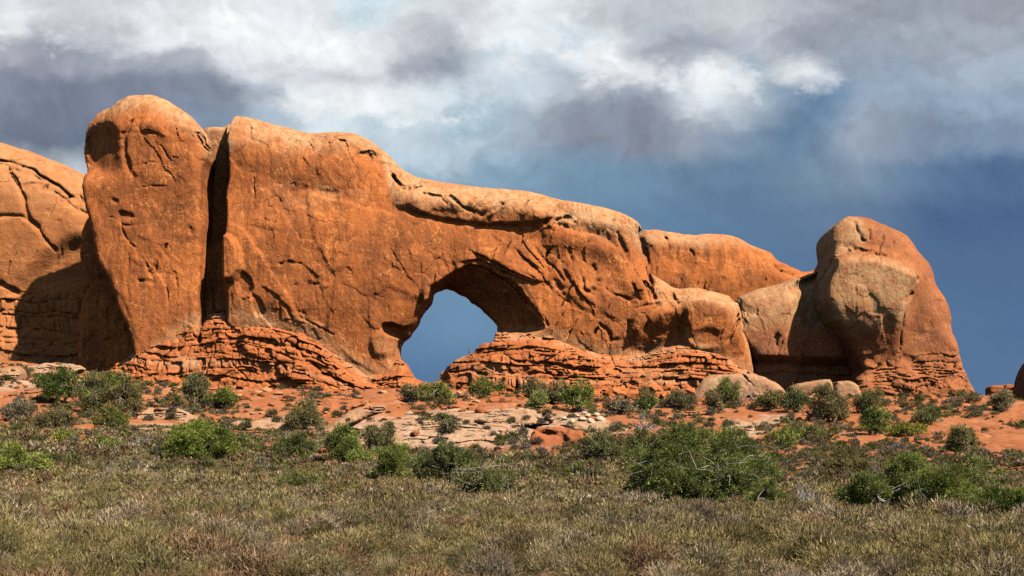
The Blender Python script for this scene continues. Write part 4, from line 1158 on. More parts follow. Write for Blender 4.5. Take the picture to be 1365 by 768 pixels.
TINT = {
    'juniper': [(0.118, 0.138, 0.028), (0.080, 0.098, 0.024), (0.178, 0.188, 0.042)],
    'dark': [(0.090, 0.104, 0.030), (0.058, 0.070, 0.024), (0.138, 0.146, 0.042)],
    'lime': [(0.185, 0.195, 0.034), (0.13, 0.142, 0.030), (0.25, 0.24, 0.050)],
    'olive': [(0.200, 0.162, 0.050), (0.138, 0.112, 0.040), (0.270, 0.226, 0.074)],
    'sage': [(0.225, 0.185, 0.090), (0.162, 0.132, 0.066), (0.292, 0.246, 0.126)],
    'grey': [(0.220, 0.170, 0.112), (0.150, 0.114, 0.076), (0.320, 0.265, 0.195)],
    'brown': [(0.200, 0.120, 0.052), (0.130, 0.080, 0.038), (0.260, 0.172, 0.077)],
    'moss': [(0.150, 0.140, 0.045), (0.105, 0.100, 0.036), (0.205, 0.185, 0.062)],
    'yellow': [(0.36, 0.29, 0.075), (0.27, 0.22, 0.06), (0.44, 0.36, 0.11)],
}


def tint_of(kind, n, rng, spread=0.22):
    p = np.array(TINT[kind])
    i = rng.choice(3, n, p=(0.5, 0.25, 0.25))
    return p[i] * (1 + spread * rng.uniform(-1, 1, (n, 1)))


def crown_mesh(name, W, H, D, kind, rng, dens=3.0, gap=0.0, lobes=None, mix=None, flat=1.0):
    """leafy mass about W wide and H high standing on z=0, built of many small sprays set on ragged lobes"""
    pix = D / 1200.0
    area = W * H / pix ** 2
    n = int(np.clip(area * dens, 500, 75000))
    ll = max(2.0 * pix, 0.07); lw = max(1.1 * pix, 0.04)
    nl = lobes or int(np.clip(7 + W * H * 1.6, 9, 46))
    # lobes: inside a ragged dome
    an = rng.uniform(0, 2 * PI, nl); rr = np.sqrt(rng.uniform(0, 1, nl)) * 0.80
    lx = rr * np.cos(an) * W / 2; ly = rr * np.sin(an) * W / 2 * 0.8
    prof = np.sqrt(np.clip(1 - rr ** 2.2, 0.04, 1)) * rng.uniform(0.55, 1.12, nl)
    lr = rng.uniform(0.12, 0.28, nl) * (W * H) ** 0.5 * (nl / 14.0) ** -0.25
    lz = np.maximum(prof * H - lr * 0.75, lr * 0.35) * np.where(rng.random(nl) < 0.38, rng.uniform(0.25, 0.75, nl), 1.0)
    lt = rng.uniform(0.78, 1.22, nl)
    per = rng.choice(nl, n, p=lr ** 2 / (lr ** 2).sum())
    d = rng.normal(size=(n, 3)); d /= np.linalg.norm(d, axis=1, keepdims=True)
    d[:, 2] = np.where(d[:, 2] < -0.45, -d[:, 2], d[:, 2])
    # sprays: several blades share a nearby root so that the surface breaks into tufts with gaps
    ns = max(12, n // 16)
    sp = rng.integers(0, ns, n)
    sper = rng.choice(nl, ns, p=lr ** 2 / (lr ** 2).sum()); sd = rng.normal(size=(ns, 3)); sd /= np.linalg.norm(sd, axis=1, keepdims=True)
    sd[:, 2] = np.where(sd[:, 2] < -0.5, -sd[:, 2], sd[:, 2])
    srad = rng.uniform(0.5, 1.22, ns) ** 0.8
    C0 = np.stack([lx, ly, lz], 1)[sper] + sd * (lr[sper] * srad)[:, None] * np.array([1, 1, 0.85 * flat])
    st = lt[sper] ** 1.6 * rng.uniform(0.6, 1.45, ns)
    c = C0[sp] + rng.normal(size=(n, 3)) * ll * 0.8
    dd = sd[sp] * 0.9 + rng.normal(size=(n, 3)) * 0.5 + np.array([0, 0, 0.4])
    dd /= np.linalg.norm(dd, axis=1, keepdims=True)
    keep = c[:, 2] > 0.02
    tk = (1.6 if kind in ('juniper', 'dark', 'lime') else 1.1) * tint_of(kind, n, rng) * st[sp][:, None]
    if mix:
        mk = (rng.random(ns) < mix[1])[sp]
        tk[mk] = (1.55 if mix[0] in ('juniper', 'dark', 'lime') else 1.1) * tint_of(mix[0], int(mk.sum()), rng) * st[sp][mk][:, None]
    v, t_ = blades(c[keep], dd[keep], ll * rng.uniform(0.7, 1.4, keep.sum()), lw * rng.uniform(0.7, 1.4, keep.sum()), tk[keep], rng)
    return tri_mesh(name, v, t_, M_LEAF), np.stack([lx, ly, lz], 1), lr


def stems_mesh(name, tips, W, H, D, rng, mat, nst=4, r0=None, extra=0):
    pix = D / 1200.0
    r0 = r0 or max(0.05 * H, 0.5 * pix)
    paths = []
    base = [np.array([rng.uniform(-.1, .1) * W, rng.uniform(-.1, .1) * W, -0.15]) for _ in range(nst)]
    mid = []
    for i in range(nst):
        e = np.array([base[i][0] * 3 + rng.uniform(-.15, .15) * W, base[i][1] * 3, H * rng.uniform(.3, .5)])
        p = crooked(base[i], e, rng, 5, 0.10)
        paths.append((p, np.linspace(r0, r0 * 0.6, 5))); mid.append(e)
    for q in tips:
        m = min(mid, key=lambda e: np.linalg.norm(e - q))
        paths.append((crooked(m, q, rng, 5, 0.10), np.linspace(r0 * 0.5, max(r0 * 0.12, 0.18 * pix), 5)))
    for _ in range(extra):                                   # bare dead sprigs poking out of the leaves
        a = rng.uniform(0, 2 * PI); e = np.array([math.cos(a) * W * .5, -abs(math.sin(a)) * W * .48, H * rng.uniform(.25, 1.0)]) * rng.uniform(.7, 1.02)
        p = crooked(mid[rng.integers(nst)], e, rng, 6, 0.13)
        paths.append((p, np.linspace(max(r0 * .14, .3 * pix), 0.18 * pix, 6)))
    v, f = tubes(paths)
    return mesh_np(name, v, f, mat, True)


TREES = [
    # kind, px, base row, width, height (photo px), tint, label, bare sprigs, mix
    ('juniper_tree', 268, 617, 92, 60, 'juniper', 'dense round bright green juniper, tallest on the left side of the flat', 2, None),
    ('juniper_tree', 390, 613, 76, 30, 'juniper', 'low wide green juniper below the long thin pale slab', 2, None),
    ('juniper_tree', 460, 619, 62, 46, 'juniper', 'dome shaped green juniper below the curved tan rock ridge', 2, None),
    ('juniper_tree', 505, 602, 52, 32, 'olive', 'loose olive juniper growing at the foot of the grey slickrock dome', 4, ('dark', .4)),
    ('juniper_tree', 521, 641, 50, 47, 'juniper', 'upright narrow green juniper touching the broad dark juniper beside it', 2, None),
    ('juniper_tree', 592, 648, 96, 56, 'dark', 'broad dark green juniper in front of the grey slickrock dome', 3, ('juniper', .4)),
    ('juniper_tree', 646, 665, 90, 46, 'sage', 'half dead grey green juniper tangled with bleached twigs', 34, ('dark', .35)),
    ('juniper_tree', 936, 676, 215, 98, 'dark', 'largest juniper, a wide dark tangle with pale twigs showing', 22, ('juniper', .38)),
    ('juniper_tree', 1022, 682, 58, 40, 'juniper', 'low bright green juniper hugging the largest juniper', 3, None),
    ('juniper_tree', 800, 620, 62, 44, 'dark', 'dark juniper with dead twigs below the deep red rock ledge', 10, ('olive', .25)),
    ('juniper_tree', 856, 612, 62, 36, 'juniper', 'green juniper squeezed behind the largest juniper', 5, ('olive', .25)),
    ('juniper_tree', 1190, 688, 150, 72, 'dark', 'long sprawling green juniper right of the dead grey bush', 14, ('juniper', .45)),
    ('juniper_tree', 1268, 690, 118, 66, 'juniper', 'sprawling juniper with ragged top between two other junipers', 10, ('sage', .25)),
    ('juniper_tree', 1346, 697, 88, 56, 'dark', 'dark juniper on pale bent trunks at the right edge', 6, ('juniper', .3)),
    ('juniper_tree', 1310, 640, 56, 26, 'juniper', 'small rounded juniper below the right hand sand slope', 3, None),
    ('juniper_tree', 79, 537, 48, 47, 'dark', 'dark upright juniper standing before the tower shadow', 2, None),
    ('juniper_tree', 22, 632, 92, 36, 'lime', 'light green juniper cut by the left edge of the brush flat', 5, ('juniper', .4)),
    ('juniper_tree', 860, 550, 26, 30, 'dark', 'small black green juniper above dead branches under the layered rocks', 3, None),
    ('juniper_tree', 1302, 674, 74, 44, 'juniper', 'rounded juniper filling the gap behind the ragged one at right', 5, ('olive', .25)),
    ('juniper_tree', 1236, 668, 66, 36, 'juniper', 'low green juniper crown peeping over the long sprawling juniper', 4, ('olive', .3)),
    ('juniper_tree', 330, 606, 40, 24, 'juniper', 'small green juniper between the round one and the low wide one', 2, ('olive', .3)),
    ('leafy_shrub', 745, 538, 40, 20, 'olive', 'wide olive bush left of the bright green bush above the white stones', 2, ('juniper', .4)),
    ('leafy_shrub', 905, 545, 46, 18, 'sage', 'wide sage bush between the black green juniper and the pale pink ledge', 2, ('olive', .4)),
    ('leafy_shrub', 1030, 545, 40, 18, 'olive', 'flat olive bush below the right end of the pale pink ledge', 1, ('juniper', .3)),
    ('leafy_shrub', 30, 560, 46, 20, 'sage', 'flat grey sage bush at the left edge below the orange ledge', 2, ('olive', .4)),
    ('leafy_shrub', 205, 600, 44, 16, 'olive', 'low olive bush left of the dense round juniper', 1, ('sage', .4)),
    ('leafy_shrub', 126, 552, 40, 44, 'sage', 'pale grey green shrub beside the dark upright juniper', 4, ('juniper', .3)),
    ('leafy_shrub', 155, 532, 28, 30, 'juniper', 'leggy green shrub on the left slope below the tower foot', 2, None),
    ('leafy_shrub', 168, 556, 36, 42, 'sage', 'tall open grey shrub above the flat grey pink slab', 5, ('olive', .4)),
    ('leafy_shrub', 146, 576, 42, 26, 'olive', 'rounded olive shrub at the edge of the flat grey pink slab', 2, ('juniper', .3)),
    ('leafy_shrub', 75, 572, 44, 22, 'olive', 'spreading olive grey shrub below the dark upright juniper', 3, ('sage', .4)),
    ('leafy_shrub', 262, 546, 32, 40, 'sage', 'tall grey green shrub at the foot of the bedded rocks', 4, ('juniper', .3)),
    ('leafy_shrub', 299, 545, 32, 22, 'juniper', 'green shrub on red sand beneath the bedded blocks', 2, None),
    ('leafy_shrub', 405, 574, 44, 30, 'sage', 'spiky grey olive shrub at the end of the long thin slab', 4, ('olive', .4)),
    ('leafy_shrub', 577, 534, 50, 18, 'juniper', 'low green bush on the sill directly below the window', 1, ('olive', .3)),
    ('leafy_shrub', 548, 536, 26, 18, 'sage', 'small grey bush left of the green bush below the window', 2, None),
    ('leafy_shrub', 648, 526, 40, 16, 'olive', 'olive bush on the ledge right of the window foot', 2, ('juniper', .4)),
    ('leafy_shrub', 712, 531, 28, 20, 'olive', 'round olive bush hiding the two hikers in pale shirts', 2, ('juniper', .3)),
    ('leafy_shrub', 716, 544, 22, 16, 'juniper', 'small green bush just under the round olive bush', 1, None),
    ('leafy_shrub', 772, 549, 36, 32, 'juniper', 'bright green bush above the heap of white stones', 2, ('lime', .3)),
    ('leafy_shrub', 828, 552, 34, 16, 'sage', 'low sage coloured bush left of the small black green juniper', 1, None),
    ('leafy_shrub', 970, 540, 32, 26, 'juniper', 'green bush in front of the rounded pale pink ledge', 2, ('sage', .3)),
    ('leafy_shrub', 1062, 550, 28, 26, 'dark', 'dark bush beside the squat pale ledge', 2, None),
    ('leafy_shrub', 1102, 564, 48, 38, 'olive', 'tall olive bush below the knob, above its shadow on the sand', 4, ('sage', .4)),
    ('leafy_shrub', 1160, 553, 36, 26, 'olive', 'olive bush under the middle of the knob', 2, ('juniper', .3)),
    ('leafy_shrub', 1166, 579, 36, 30, 'juniper', 'compact round green bush on the right sand slope', 1, None),
    ('leafy_shrub', 1236, 566, 32, 18, 'juniper', 'flat green bush with a pale dead branch on the sand slope', 4, None),
    ('leafy_shrub', 1283, 605, 32, 32, 'olive', 'open dark olive bush alone on the right sand slope', 5, ('dark', .4)),
    ('leafy_shrub', 1336, 548, 26, 22, 'sage', 'grey bush below the small rock stack', 2, None),
    ('leafy_shrub', 1210, 580, 46, 14, 'lime', 'low yellow green patch of bush beside the compact round bush', 0, ('olive', .5)),
    ('leafy_shrub', 1070, 585, 66, 16, 'sage', 'long low sage bush across the middle of the sand slope', 0, ('juniper', .5)),
    ('leafy_shrub', 1046, 596, 26, 22, 'lime', 'yellow green bush left below the long low sage bush', 0, ('juniper', .4)),
    ('leafy_shrub', 1130, 634, 46, 26, 'olive', 'olive bush at the head of the long sprawling juniper', 3, None),
    ('leafy_shrub', 394, 657, 64, 24, 'juniper', 'low green shrub in the grey brush flat, left of centre', 3, ('lime', .35)),
    ('leafy_shrub', 146, 602, 38, 14, 'juniper', 'small vivid green mound among grey brush on the left', 0, None),
    ('leafy_shrub', 86, 592, 26, 14, 'lime', 'bright yellow green mound on red sand at left', 0, None),
    ('leafy_shrub', 952, 545, 24, 18, 'olive', 'olive bush behind the largest juniper on the red slope', 1, None),
    ('leafy_shrub', 598, 576, 24, 14, 'dark', 'dark green tuft rooted in a crack of the grey slickrock dome', 1, ('sage', .4)),
    ('leafy_shrub', 590, 560, 20, 7, 'dark', 'tiny flat dark tuft on the crest of the grey slickrock dome', 0, None),
    ('leafy_shrub', 868, 738, 56, 24, 'yellow', 'pale yellow flowering bush in the foreground brush', 4, ('sage', .4)),
]


def plant(kind, px, py, wpx, hpx, tint, label, sprigs, mix, idx):
    rng = np.random.default_rng(1000 + idx)
    q = hit(px, py, ROCKY)
    if q is None:
        return
    D = q.y
    gsc = 1.0 if kind == 'juniper_tree' else 1.18
    W = gsc * wpx * D / FPX; H = gsc * hpx * D / FPX
    tree = kind == 'juniper_tree'
    root = empty(kind, q)
    tag(root, label, 'juniper' if tree else 'shrub')
    cm, lc, lr = crown_mesh('crown' if tree else 'foliage', W * 1.06, H * 1.04, D, tint, rng, dens=6.0 if tree else 5.0, mix=mix)
    link('crown' if tree else 'foliage', cm, root)
    big_ = W * H > 3
    tm = stems_mesh('trunk' if tree else 'stems', lc[:14 if big_ else 6], W, H, D, rng, M_DEAD if sprigs > 8 or idx % 5 == 4 else M_BARK, nst=4 if big_ else 3, extra=sprigs)
    link('trunk' if tree else 'stems', tm, root)


for i, a in enumerate(TREES):
    plant(*a, i)


# bare dead bushes and snags
def branch_paths(p, d, L, r, rng, lvl, out, rmin):
    k = 5
    pts = [np.array(p, float)]
    dd = np.array(d, float)
    for _ in range(k - 1):
        dd = dd + rng.normal(size=3) * 0.28; dd /= np.linalg.norm(dd)
        pts.append(pts[-1] + dd * L / (k - 1))
    out.append((np.array(pts), np.maximum(np.linspace(r, r * 0.5, k), rmin)))
    if lvl:
        for _ in range(3 if lvl > 1 else 4):
            j = rng.integers(1, k)
            e = dd + rng.normal(size=3) * 0.75 + np.array([0, 0, 0.25]); e /= np.linalg.norm(e)
            branch_paths(pts[j], e, L * rng.uniform(.5, .8), r * 0.55, rng, lvl - 1, out, rmin)


def dead_bush(px, py, wpx, hpx, label, mat, seed, n=7, lvl=2, spread=0.9, name='dead_bush', cat='dead bush', thick=1.0):
    rng = np.random.default_rng(seed)
    q = hit(px, py, ROCKY); D = q.y; W = wpx * D / FPX; H = hpx * D / FPX
    out = []
    for i in range(n):
        a = rng.uniform(0, 2 * PI); e = np.array([math.cos(a) * spread, math.sin(a) * spread, rng.uniform(.5, 1.1)]); e /= np.linalg.norm(e)
        branch_paths((math.cos(a) * W * .06, math.sin(a) * W * .06, -0.05), e, H * rng.uniform(.55, .8), max(0.035 * H, .35 * D / 1200) * thick, rng, lvl, out, 0.16 * D / 1200)
    v, f = tubes(out, 4)
    v[:, 0] *= 1.0 * W / max(np.ptp(v[:, 0]), .01); v[:, 1] *= W / max(np.ptp(v[:, 1]), .01); v[:, 2] *= H / max(v[:, 2].max(), .01)
    o = link(name, mesh_np(name, v, f, mat, True)); o.location = q
    tag(o, label, cat)


dead_bush(1076, 684, 62, 46, 'leafless grey dead bush between two junipers', M_DEAD, 1, 16, 2)
dead_bush(734, 668, 34, 26, 'black twisted dead snag in the middle of the brush flat', M_BURNT, 2, 6, 2, thick=1.3)
dead_bush(826, 742, 46, 34, 'bare black branches beside the pale yellow bush in the foreground', M_BURNT, 3, 6, 2)
dead_bush(850, 580, 46, 32, 'bare dead branches below the small black green juniper', M_DEAD, 4, 7, 2)
dead_bush(184, 600, 34, 24, 'dark and pale dead branches beside the light green juniper', M_DEAD, 5, 6, 2)
dead_bush(1005, 534, 22, 20, 'thin leafless sapling against the rounded pale ledge', M_BARK, 6, 3, 2, .4)
dead_bush(1182, 640, 60, 22, 'row of bare dark twigs behind the sprawling juniper', M_BARK, 7, 9, 2)
dead_bush(212, 612, 22, 28, 'dark dead snag at the left edge of the round juniper', M_BURNT, 8, 4, 2, .6)
dead_bush(1302, 698, 30, 26, 'pale bleached dead stump under the right junipers', M_DEAD, 9, 3, 1, .5, thick=2.0)
dead_bush(188, 560, 34, 14, 'low dead branch lying on the pinkish ledge', M_BURNT, 10, 4, 2, 1.5)


# straw coloured grass tufts
def grass_tuft(px, py, wpx, hpx, label, seed):
    rng = np.random.default_rng(seed)
    q = hit(px, py); D = q.y; W = wpx * D / FPX; H = hpx * D / FPX
    n = 260
    c = np.stack([rng.normal(0, W * .14, n), rng.normal(0, W * .14, n), np.full(n, -0.02)], 1)
    d = np.stack([rng.normal(0, .16, n), rng.normal(0, .16, n), np.ones(n)], 1); d /= np.linalg.norm(d, axis=1, keepdims=True)
    tt = np.array([(0.50, 0.40, 0.19)]) * rng.uniform(.7, 1.15, (n, 1))
    v, t_ = blades(c, d, H * rng.uniform(.45, 1.05, n), max(.7 * D / 1200, .008), tt, rng)
    o = link('grass_tuft', tri_mesh('grass_tuft', v, t_, M_BRUSH)); o.location = q
    tag(o, label, 'grass tuft', 'straw coloured grass tufts')


for i, (px, py, wv, hv, lb) in enumerate([
        (146, 642, 14, 24, 'tall straw grass tuft, first from the left in the row on the brush flat'), (177, 642, 14, 18, 'short straw grass tuft, second from the left in the row'),
        (192, 643, 12, 18, 'straw grass tuft, third from the left in the row'), (209, 647, 12, 20, 'straw grass tuft, fourth from the left in the row'),
        (243, 652, 12, 22, 'straw grass tuft, last of the row and nearest the bare red patch'), (206, 676, 8, 20, 'thin pale grass tuft in front of the row of straw tufts'),
        (52, 700, 10, 22, 'thin straw tuft standing in the brush far to the left'),
        (516, 766, 70, 34, 'wide straw grass tuft in the foreground brush at the bottom'), (572, 768, 44, 22, 'smaller straw grass tuft right of the wide one at the bottom'), (200, 764, 50, 24, 'straw grass tuft at the bottom left of the brush')]):
    grass_tuft(px, py, wv, hv, lb, 50 + i)


# the small round shrubs dotted over sand and flat: separate objects, a few meshes shared
def mound_blades(rng, n, R, H, kind, bl, bw, up=0.7, twig=0.25):
    th = rng.uniform(0, 2 * PI, n); rr = np.sqrt(rng.uniform(0, 1, n))
    hz = np.sqrt(np.clip(1 - rr ** 2, 0, 1))
    k = rng.uniform(.45, 1.0, n)
    c = np.stack([rr * np.cos(th) * R * k, rr * np.sin(th) * R * k, hz * H * k * .85], 1)
    lump = 1 + 0.25 * np.sin(th * 3 + rng.uniform(0, 6)) * rr
    c *= lump[:, None]
    d = np.stack([rr * np.cos(th), rr * np.sin(th), hz * up + .35], 1) + rng.normal(size=(n, 3)) * .38
    d /= np.linalg.norm(d, axis=1, keepdims=True)
    tt = tint_of(kind, n, rng, .3)
    m_ = rng.random(n) < twig
    tt[m_] = tint_of('grey', int(m_.sum()), rng, .3) * 1.25
    return c, d, bl * rng.uniform(.6, 1.4, n), bw * rng.uniform(.6, 1.4, n), tt


SHRUB_MESH = []
for i, kd in enumerate(['sage', 'olive', 'grey', 'olive', 'sage', 'brown', 'juniper', 'grey']):
    rng = np.random.default_rng(300 + i)
    v, t_ = blades(*mound_blades(rng, 520, .5, .62, kd, .17, .075, twig=.2), rng)
    SHRUB_MESH.append(tri_mesh('small_shrub', v, t_, M_LEAF))


def small_shrub(px, py, wpx, mi, label, group):
    q = hit(px, py, FLOOR)
    if q is None or q.y > 356:
        return False
    o = bpy.data.objects.new('small_shrub', SHRUB_MESH[mi])
    COL.objects.link(o)
    sc_ = wpx * q.y / FPX
    o.location = q + Vector((0, 0, -0.03 * sc_)); o.scale = (sc_, sc_, sc_ * random.uniform(.75, 1.15)); o.rotation_euler = (0, 0, random.uniform(0, 6.28))
    tag(o, label, 'shrub', group)
    return True


_r = np.random.default_rng(91)
def scatter(n, boxes, wts, sizes, kinds, label, group, ok=None):
    k = 0; tries = 0; placed = []
    while k < n and tries < n * 12:
        tries += 1
        b = boxes[_r.choice(len(boxes), p=np.array(wts) / sum(wts))]
        px = _r.uniform(b[0], b[1]); py = _r.uniform(b[2], b[3])
        if fbm2(np.array([px / 60.]), np.array([py / 22.]), 41, 2)[0] < -0.12 or any(abs(px - a) < c * 1.1 and abs(py - b2) < c * .55 for a, b2, c in placed):
            continue
        sz = _r.uniform(*sizes) * (0.6 + 0.55 * (py - 520) / 100)
        if small_shrub(px, py, max(sz, 4.0), int(_r.choice(kinds)), label, group):
            placed.append((px, py, sz)); k += 1


scatter(170, [(930, 1365, 532, 615), (690, 960, 524, 575), (0, 260, 500, 600), (260, 520, 545, 600), (560, 720, 560, 620)], [10, 4, 4, 1.5, 1.5], (8, 21), [0, 1, 2, 3, 4, 7],
        'small grey olive shrub dotted over the rust red sand slope', 'small shrubs on the red slope')
scatter(125, [(0, 300, 590, 632), (250, 500, 614, 650), (560, 860, 600, 655), (690, 900, 590, 640), (1030, 1365, 600, 640)], [3, 4, 5, 1, 2.5], (11, 20), [0, 2, 2, 7, 5, 4],
        'low grey brown shrub mound at the far side of the brush flat', 'low shrubs at the edge of the flat')


# the dense brush of the flat itself: nobody could count it
def brush_field():
    rng = np.random.default_rng(5)
    V, T = [], []
    kinds = ['olive', 'moss', 'sage', 'olive', 'brown', 'grey', 'olive', 'grey']
    protos = {}
    lods = [(14.5, 24, .74, 1900, .075, .013), (24, 36, .78, 900, .09, .019), (36, 52, .82, 460, .11, .030), (52, 76, .90, 230, .14, .050), (76, 125, 1.0, 150, .17, .075), (125, 215, 1.5, 110, .19, .11)]
    for li, (d0, d1, cell, n, bl, bw) in enumerate(lods):
        protos = []
        for k in range(16):
            pr_ = np.random.default_rng(700 + li * 20 + k)
            c, d, L, W_, t_ = mound_blades(pr_, n, .5, pr_.uniform(.5, .72), kinds[k % 8], bl, bw, up=.75, twig=(.06, .12, .34)[k % 3])
            v, t_ = blades(c, d, L, W_, t_, pr_)
            protos.append((v.astype(np.float32), t_.astype(np.float32)))
        ys = np.arange(d0, d1, cell)
        for y in ys:
            hw = y * .48 + 10.0
            xs = np.arange(-hw, hw, cell)
            x = xs + rng.uniform(-.6, .6, len(xs)) * cell; yy_ = y + rng.uniform(-.6, .6, len(xs)) * cell
            cov = fbm2(x / 6.5, yy_ / 9, 21, 3)
            if d0 >= 125:
                ppx = CX + FPX * x / yy_
                keep = ((yy_ < 150) | (ppx < 430) | (ppx > 880)) & (fbm2(x / 13, yy_ / 17, 61, 3) > 0.10 + .30 * sstep(125, 215, yy_) - .16 * sstep(900, 600, ppx)) & (rng.random(len(xs)) < .6)
            else:
                thin = sstep(50, 100, yy_)
                keep = (cov > -0.62 + thin * .50) & (rng.random(len(xs)) > thin * .12)
            sp = fbm2(x / 4, yy_ / 4, 33, 3)
            hb = fbm2(x / 3.2, yy_ / 3.2, 37, 2)
            z = ground_z(x, yy_)
            for j in np.nonzero(keep)[0]:
                pi = int(np.clip((sp[j] * 1.5 + .5) * 8 + rng.normal() * 3.0, 0, 15))
                v, t_ = protos[pi]
                a = rng.uniform(0, 6.283); s_ = cell * rng.uniform(.85, 1.5) * (1 + .4 * hb[j]); sz = s_ * rng.uniform(.7, 1.2) * (1 if yy_[j] < 52 else .85)
                ca, sa = math.cos(a) * s_, math.sin(a) * s_
                o = np.empty_like(v)
                o[:, 0] = v[:, 0] * ca - v[:, 1] * sa + x[j]; o[:, 1] = v[:, 0] * sa + v[:, 1] * ca + yy_[j]; o[:, 2] = v[:, 2] * sz + z[j] - .03
                V.append(o); T.append(t_ * (np.float32(rng.uniform(.5, 1.35)) * np.array([1.06, 1.00, .76], np.float32)))
    v = np.concatenate(V); t_ = np.concatenate(T)
    print('brush tris', len(v) // 3)
    o = link('brush', tri_mesh('brush', v, t_, M_BRUSH))
    tag(o, 'dense knee high olive and grey blackbrush carpeting the foreground flat', None, None, 'stuff')


brush_field()


def slope_cover():
    """beyond the separate shrubs: the countless tiny tufts and sprigs over the whole slope"""
    rng = np.random.default_rng(77)
    V, T = [], []
    protos = []
    for k in range(14):
        pr_ = np.random.default_rng(900 + k)
        c, d, L, W_, t_ = mound_blades(pr_, 120, .5, pr_.uniform(.45, .7), ['olive', 'sage', 'brown', 'grey', 'olive', 'juniper', 'sage'][k % 7], .20, .11, up=.7, twig=.2)
        v, t_ = blades(c, d, L, W_, t_, pr_)
        protos.append((v, t_))
    n = 8500
    px = rng.uniform(-20, 1385, n); yy = np.exp(rng.uniform(math.log(95), math.log(338), n))
    x = (px - CX) / FPX * yy
    dens = fbm2(px / 70, np.log(yy) * 9, 57, 3) + np.interp(px, [0, 250, 450, 700, 900, 1100, 1365], [.13, .06, -.08, -.02, .10, .15, .12])
    dens = dens - .30 * ((px > 440) & (px < 860) & (yy > 150) & (yy < 270))
    z = ground_z(x, yy)
    for j in np.nonzero(dens + rng.uniform(-.12, .12, n) > 0.04)[0]:
        v, t_ = protos[rng.integers(14)]
        a = rng.uniform(0, 6.283); s_ = (.5 + 1.3 * rng.random() ** 2) * (0.8 + yy[j] / 280)
        ca, sa = math.cos(a) * s_, math.sin(a) * s_
        V.append(np.stack([v[:, 0] * ca - v[:, 1] * sa + x[j], v[:, 0] * sa + v[:, 1] * ca + yy[j], v[:, 2] * s_ * rng.uniform(.6, 1.1) + z[j] - .03], 1)); T.append(t_ * rng.uniform(.65, 1.25))
    o = link('sparse_undergrowth', tri_mesh('sparse_undergrowth', np.concatenate(V), np.concatenate(T), M_LEAF))
    tag(o, 'countless tiny dry tufts sprinkled over the red slope', None, None, 'stuff')


slope_cover()


# ------------------------------------------------------------------ loose stones
def stone_mesh(seed, mat):
    import bmesh
    bm = bmesh.new()
    bmesh.ops.create_icosphere(bm, subdivisions=3, radius=0.5)
    rng = np.random.default_rng(seed)
    co = np.array([v.co[:] for v in bm.verts])
    for _ in range(11):                                   # broken flat faces
        nrm = rng.normal(size=3); nrm /= np.linalg.norm(nrm); lim = rng.uniform(.28, .44)
        ex = co @ nrm - lim
        co -= np.where(ex > 0, ex, 0)[:, None] * nrm * .92
    co += 0.02 * np.stack([n3(co[:, 0] * 5, co[:, 1] * 5, co[:, 2] * 5, k) for k in (1, 2, 3)], 1)
    co *= np.array([rng.uniform(.9, 1.4), rng.uniform(.8, 1.1), rng.uniform(.5, .85)])
    co[:, 2] += 0.12
    for v, c in zip(bm.verts, co):
        v.co = c
    me = bpy.data.meshes.new('boulder')
    bm.to_mesh(me); bm.free()
    me.polygons.foreach_set('use_smooth', np.ones(len(me.polygons), bool))
    me.materials.append(mat)
    return me


ST_RED = [stone_mesh(i, M_REDROCK) for i in range(6)]
ST_WHITE = [stone_mesh(20 + i, M_WHITE) for i in range(5)]
ST_PALE = [stone_mesh(40 + i, M_SLAB) for i in range(4)]


def stone(px, py, wpx, meshes, label, group, name='boulder', cat='boulder', objs=None, k=None):
    q = hit(px, py, objs or ROCKY)
    if q is None or q.y > 362:
        return
    o = bpy.data.objects.new(name, meshes[k if k is not None else int(_r.integers(len(meshes)))])
    COL.objects.link(o)
    sc_ = wpx * q.y / FPX
    o.location = q; o.scale = (sc_, sc_, sc_ * _r.uniform(.8, 1.15)); o.rotation_euler = (_r.uniform(-.25, .25), _r.uniform(-.25, .25), _r.uniform(0, 6.28))
    tag(o, label, cat, group)


for (px, py, sz) in [(752, 560, 12), (762, 563, 10), (768, 556, 12), (776, 561, 12), (784, 556, 11), (787, 563, 11), (795, 555, 12), (800, 561, 13), (805, 556, 9), (758, 556, 9), (779, 552, 10), (792, 550, 9)]:
    stone(px, py, sz, ST_WHITE, 'bleached white stone in the heap above the flat pink tan slab', 'white stones in the heap')
for (px, py, sz) in [(592, 546, 12), (606, 544, 14), (617, 548, 11), (628, 547, 12), (640, 550, 14), (650, 551, 9)]:
    stone(px, py, sz, ST_RED, 'dark red broken boulder in the row above the grey slickrock dome', 'dark boulders above the slickrock dome')
stone(545, 553, 11, ST_WHITE, 'single white boulder on red sand left of the slickrock crest', None, k=0)
stone(352, 529, 14, ST_RED, 'rounded red boulder standing below the bedded blocks', None, k=1)
stone(553, 580, 16, ST_RED, 'dark red boulder wedged in a crack of the grey slickrock dome', None, k=2)
stone(1228, 592, 14, ST_RED, 'orange boulder on the right sand slope, upper of two', None, k=3)
stone(1266, 608, 18, ST_RED, 'flat orange boulder on the right sand slope beside the open olive bush', None, k=4)
stone(346, 598, 14, ST_RED, 'small red boulder above the low wide juniper', None, k=5)
stone(432, 604, 16, ST_RED, 'red boulder between two round junipers', None, k=1)
stone(1255, 528, 22, ST_PALE, 'pale flat stone at the right foot of the knob', None, k=1)
stone(984, 693, 9, ST_RED, 'small orange stone in front of the largest juniper', None, k=0)
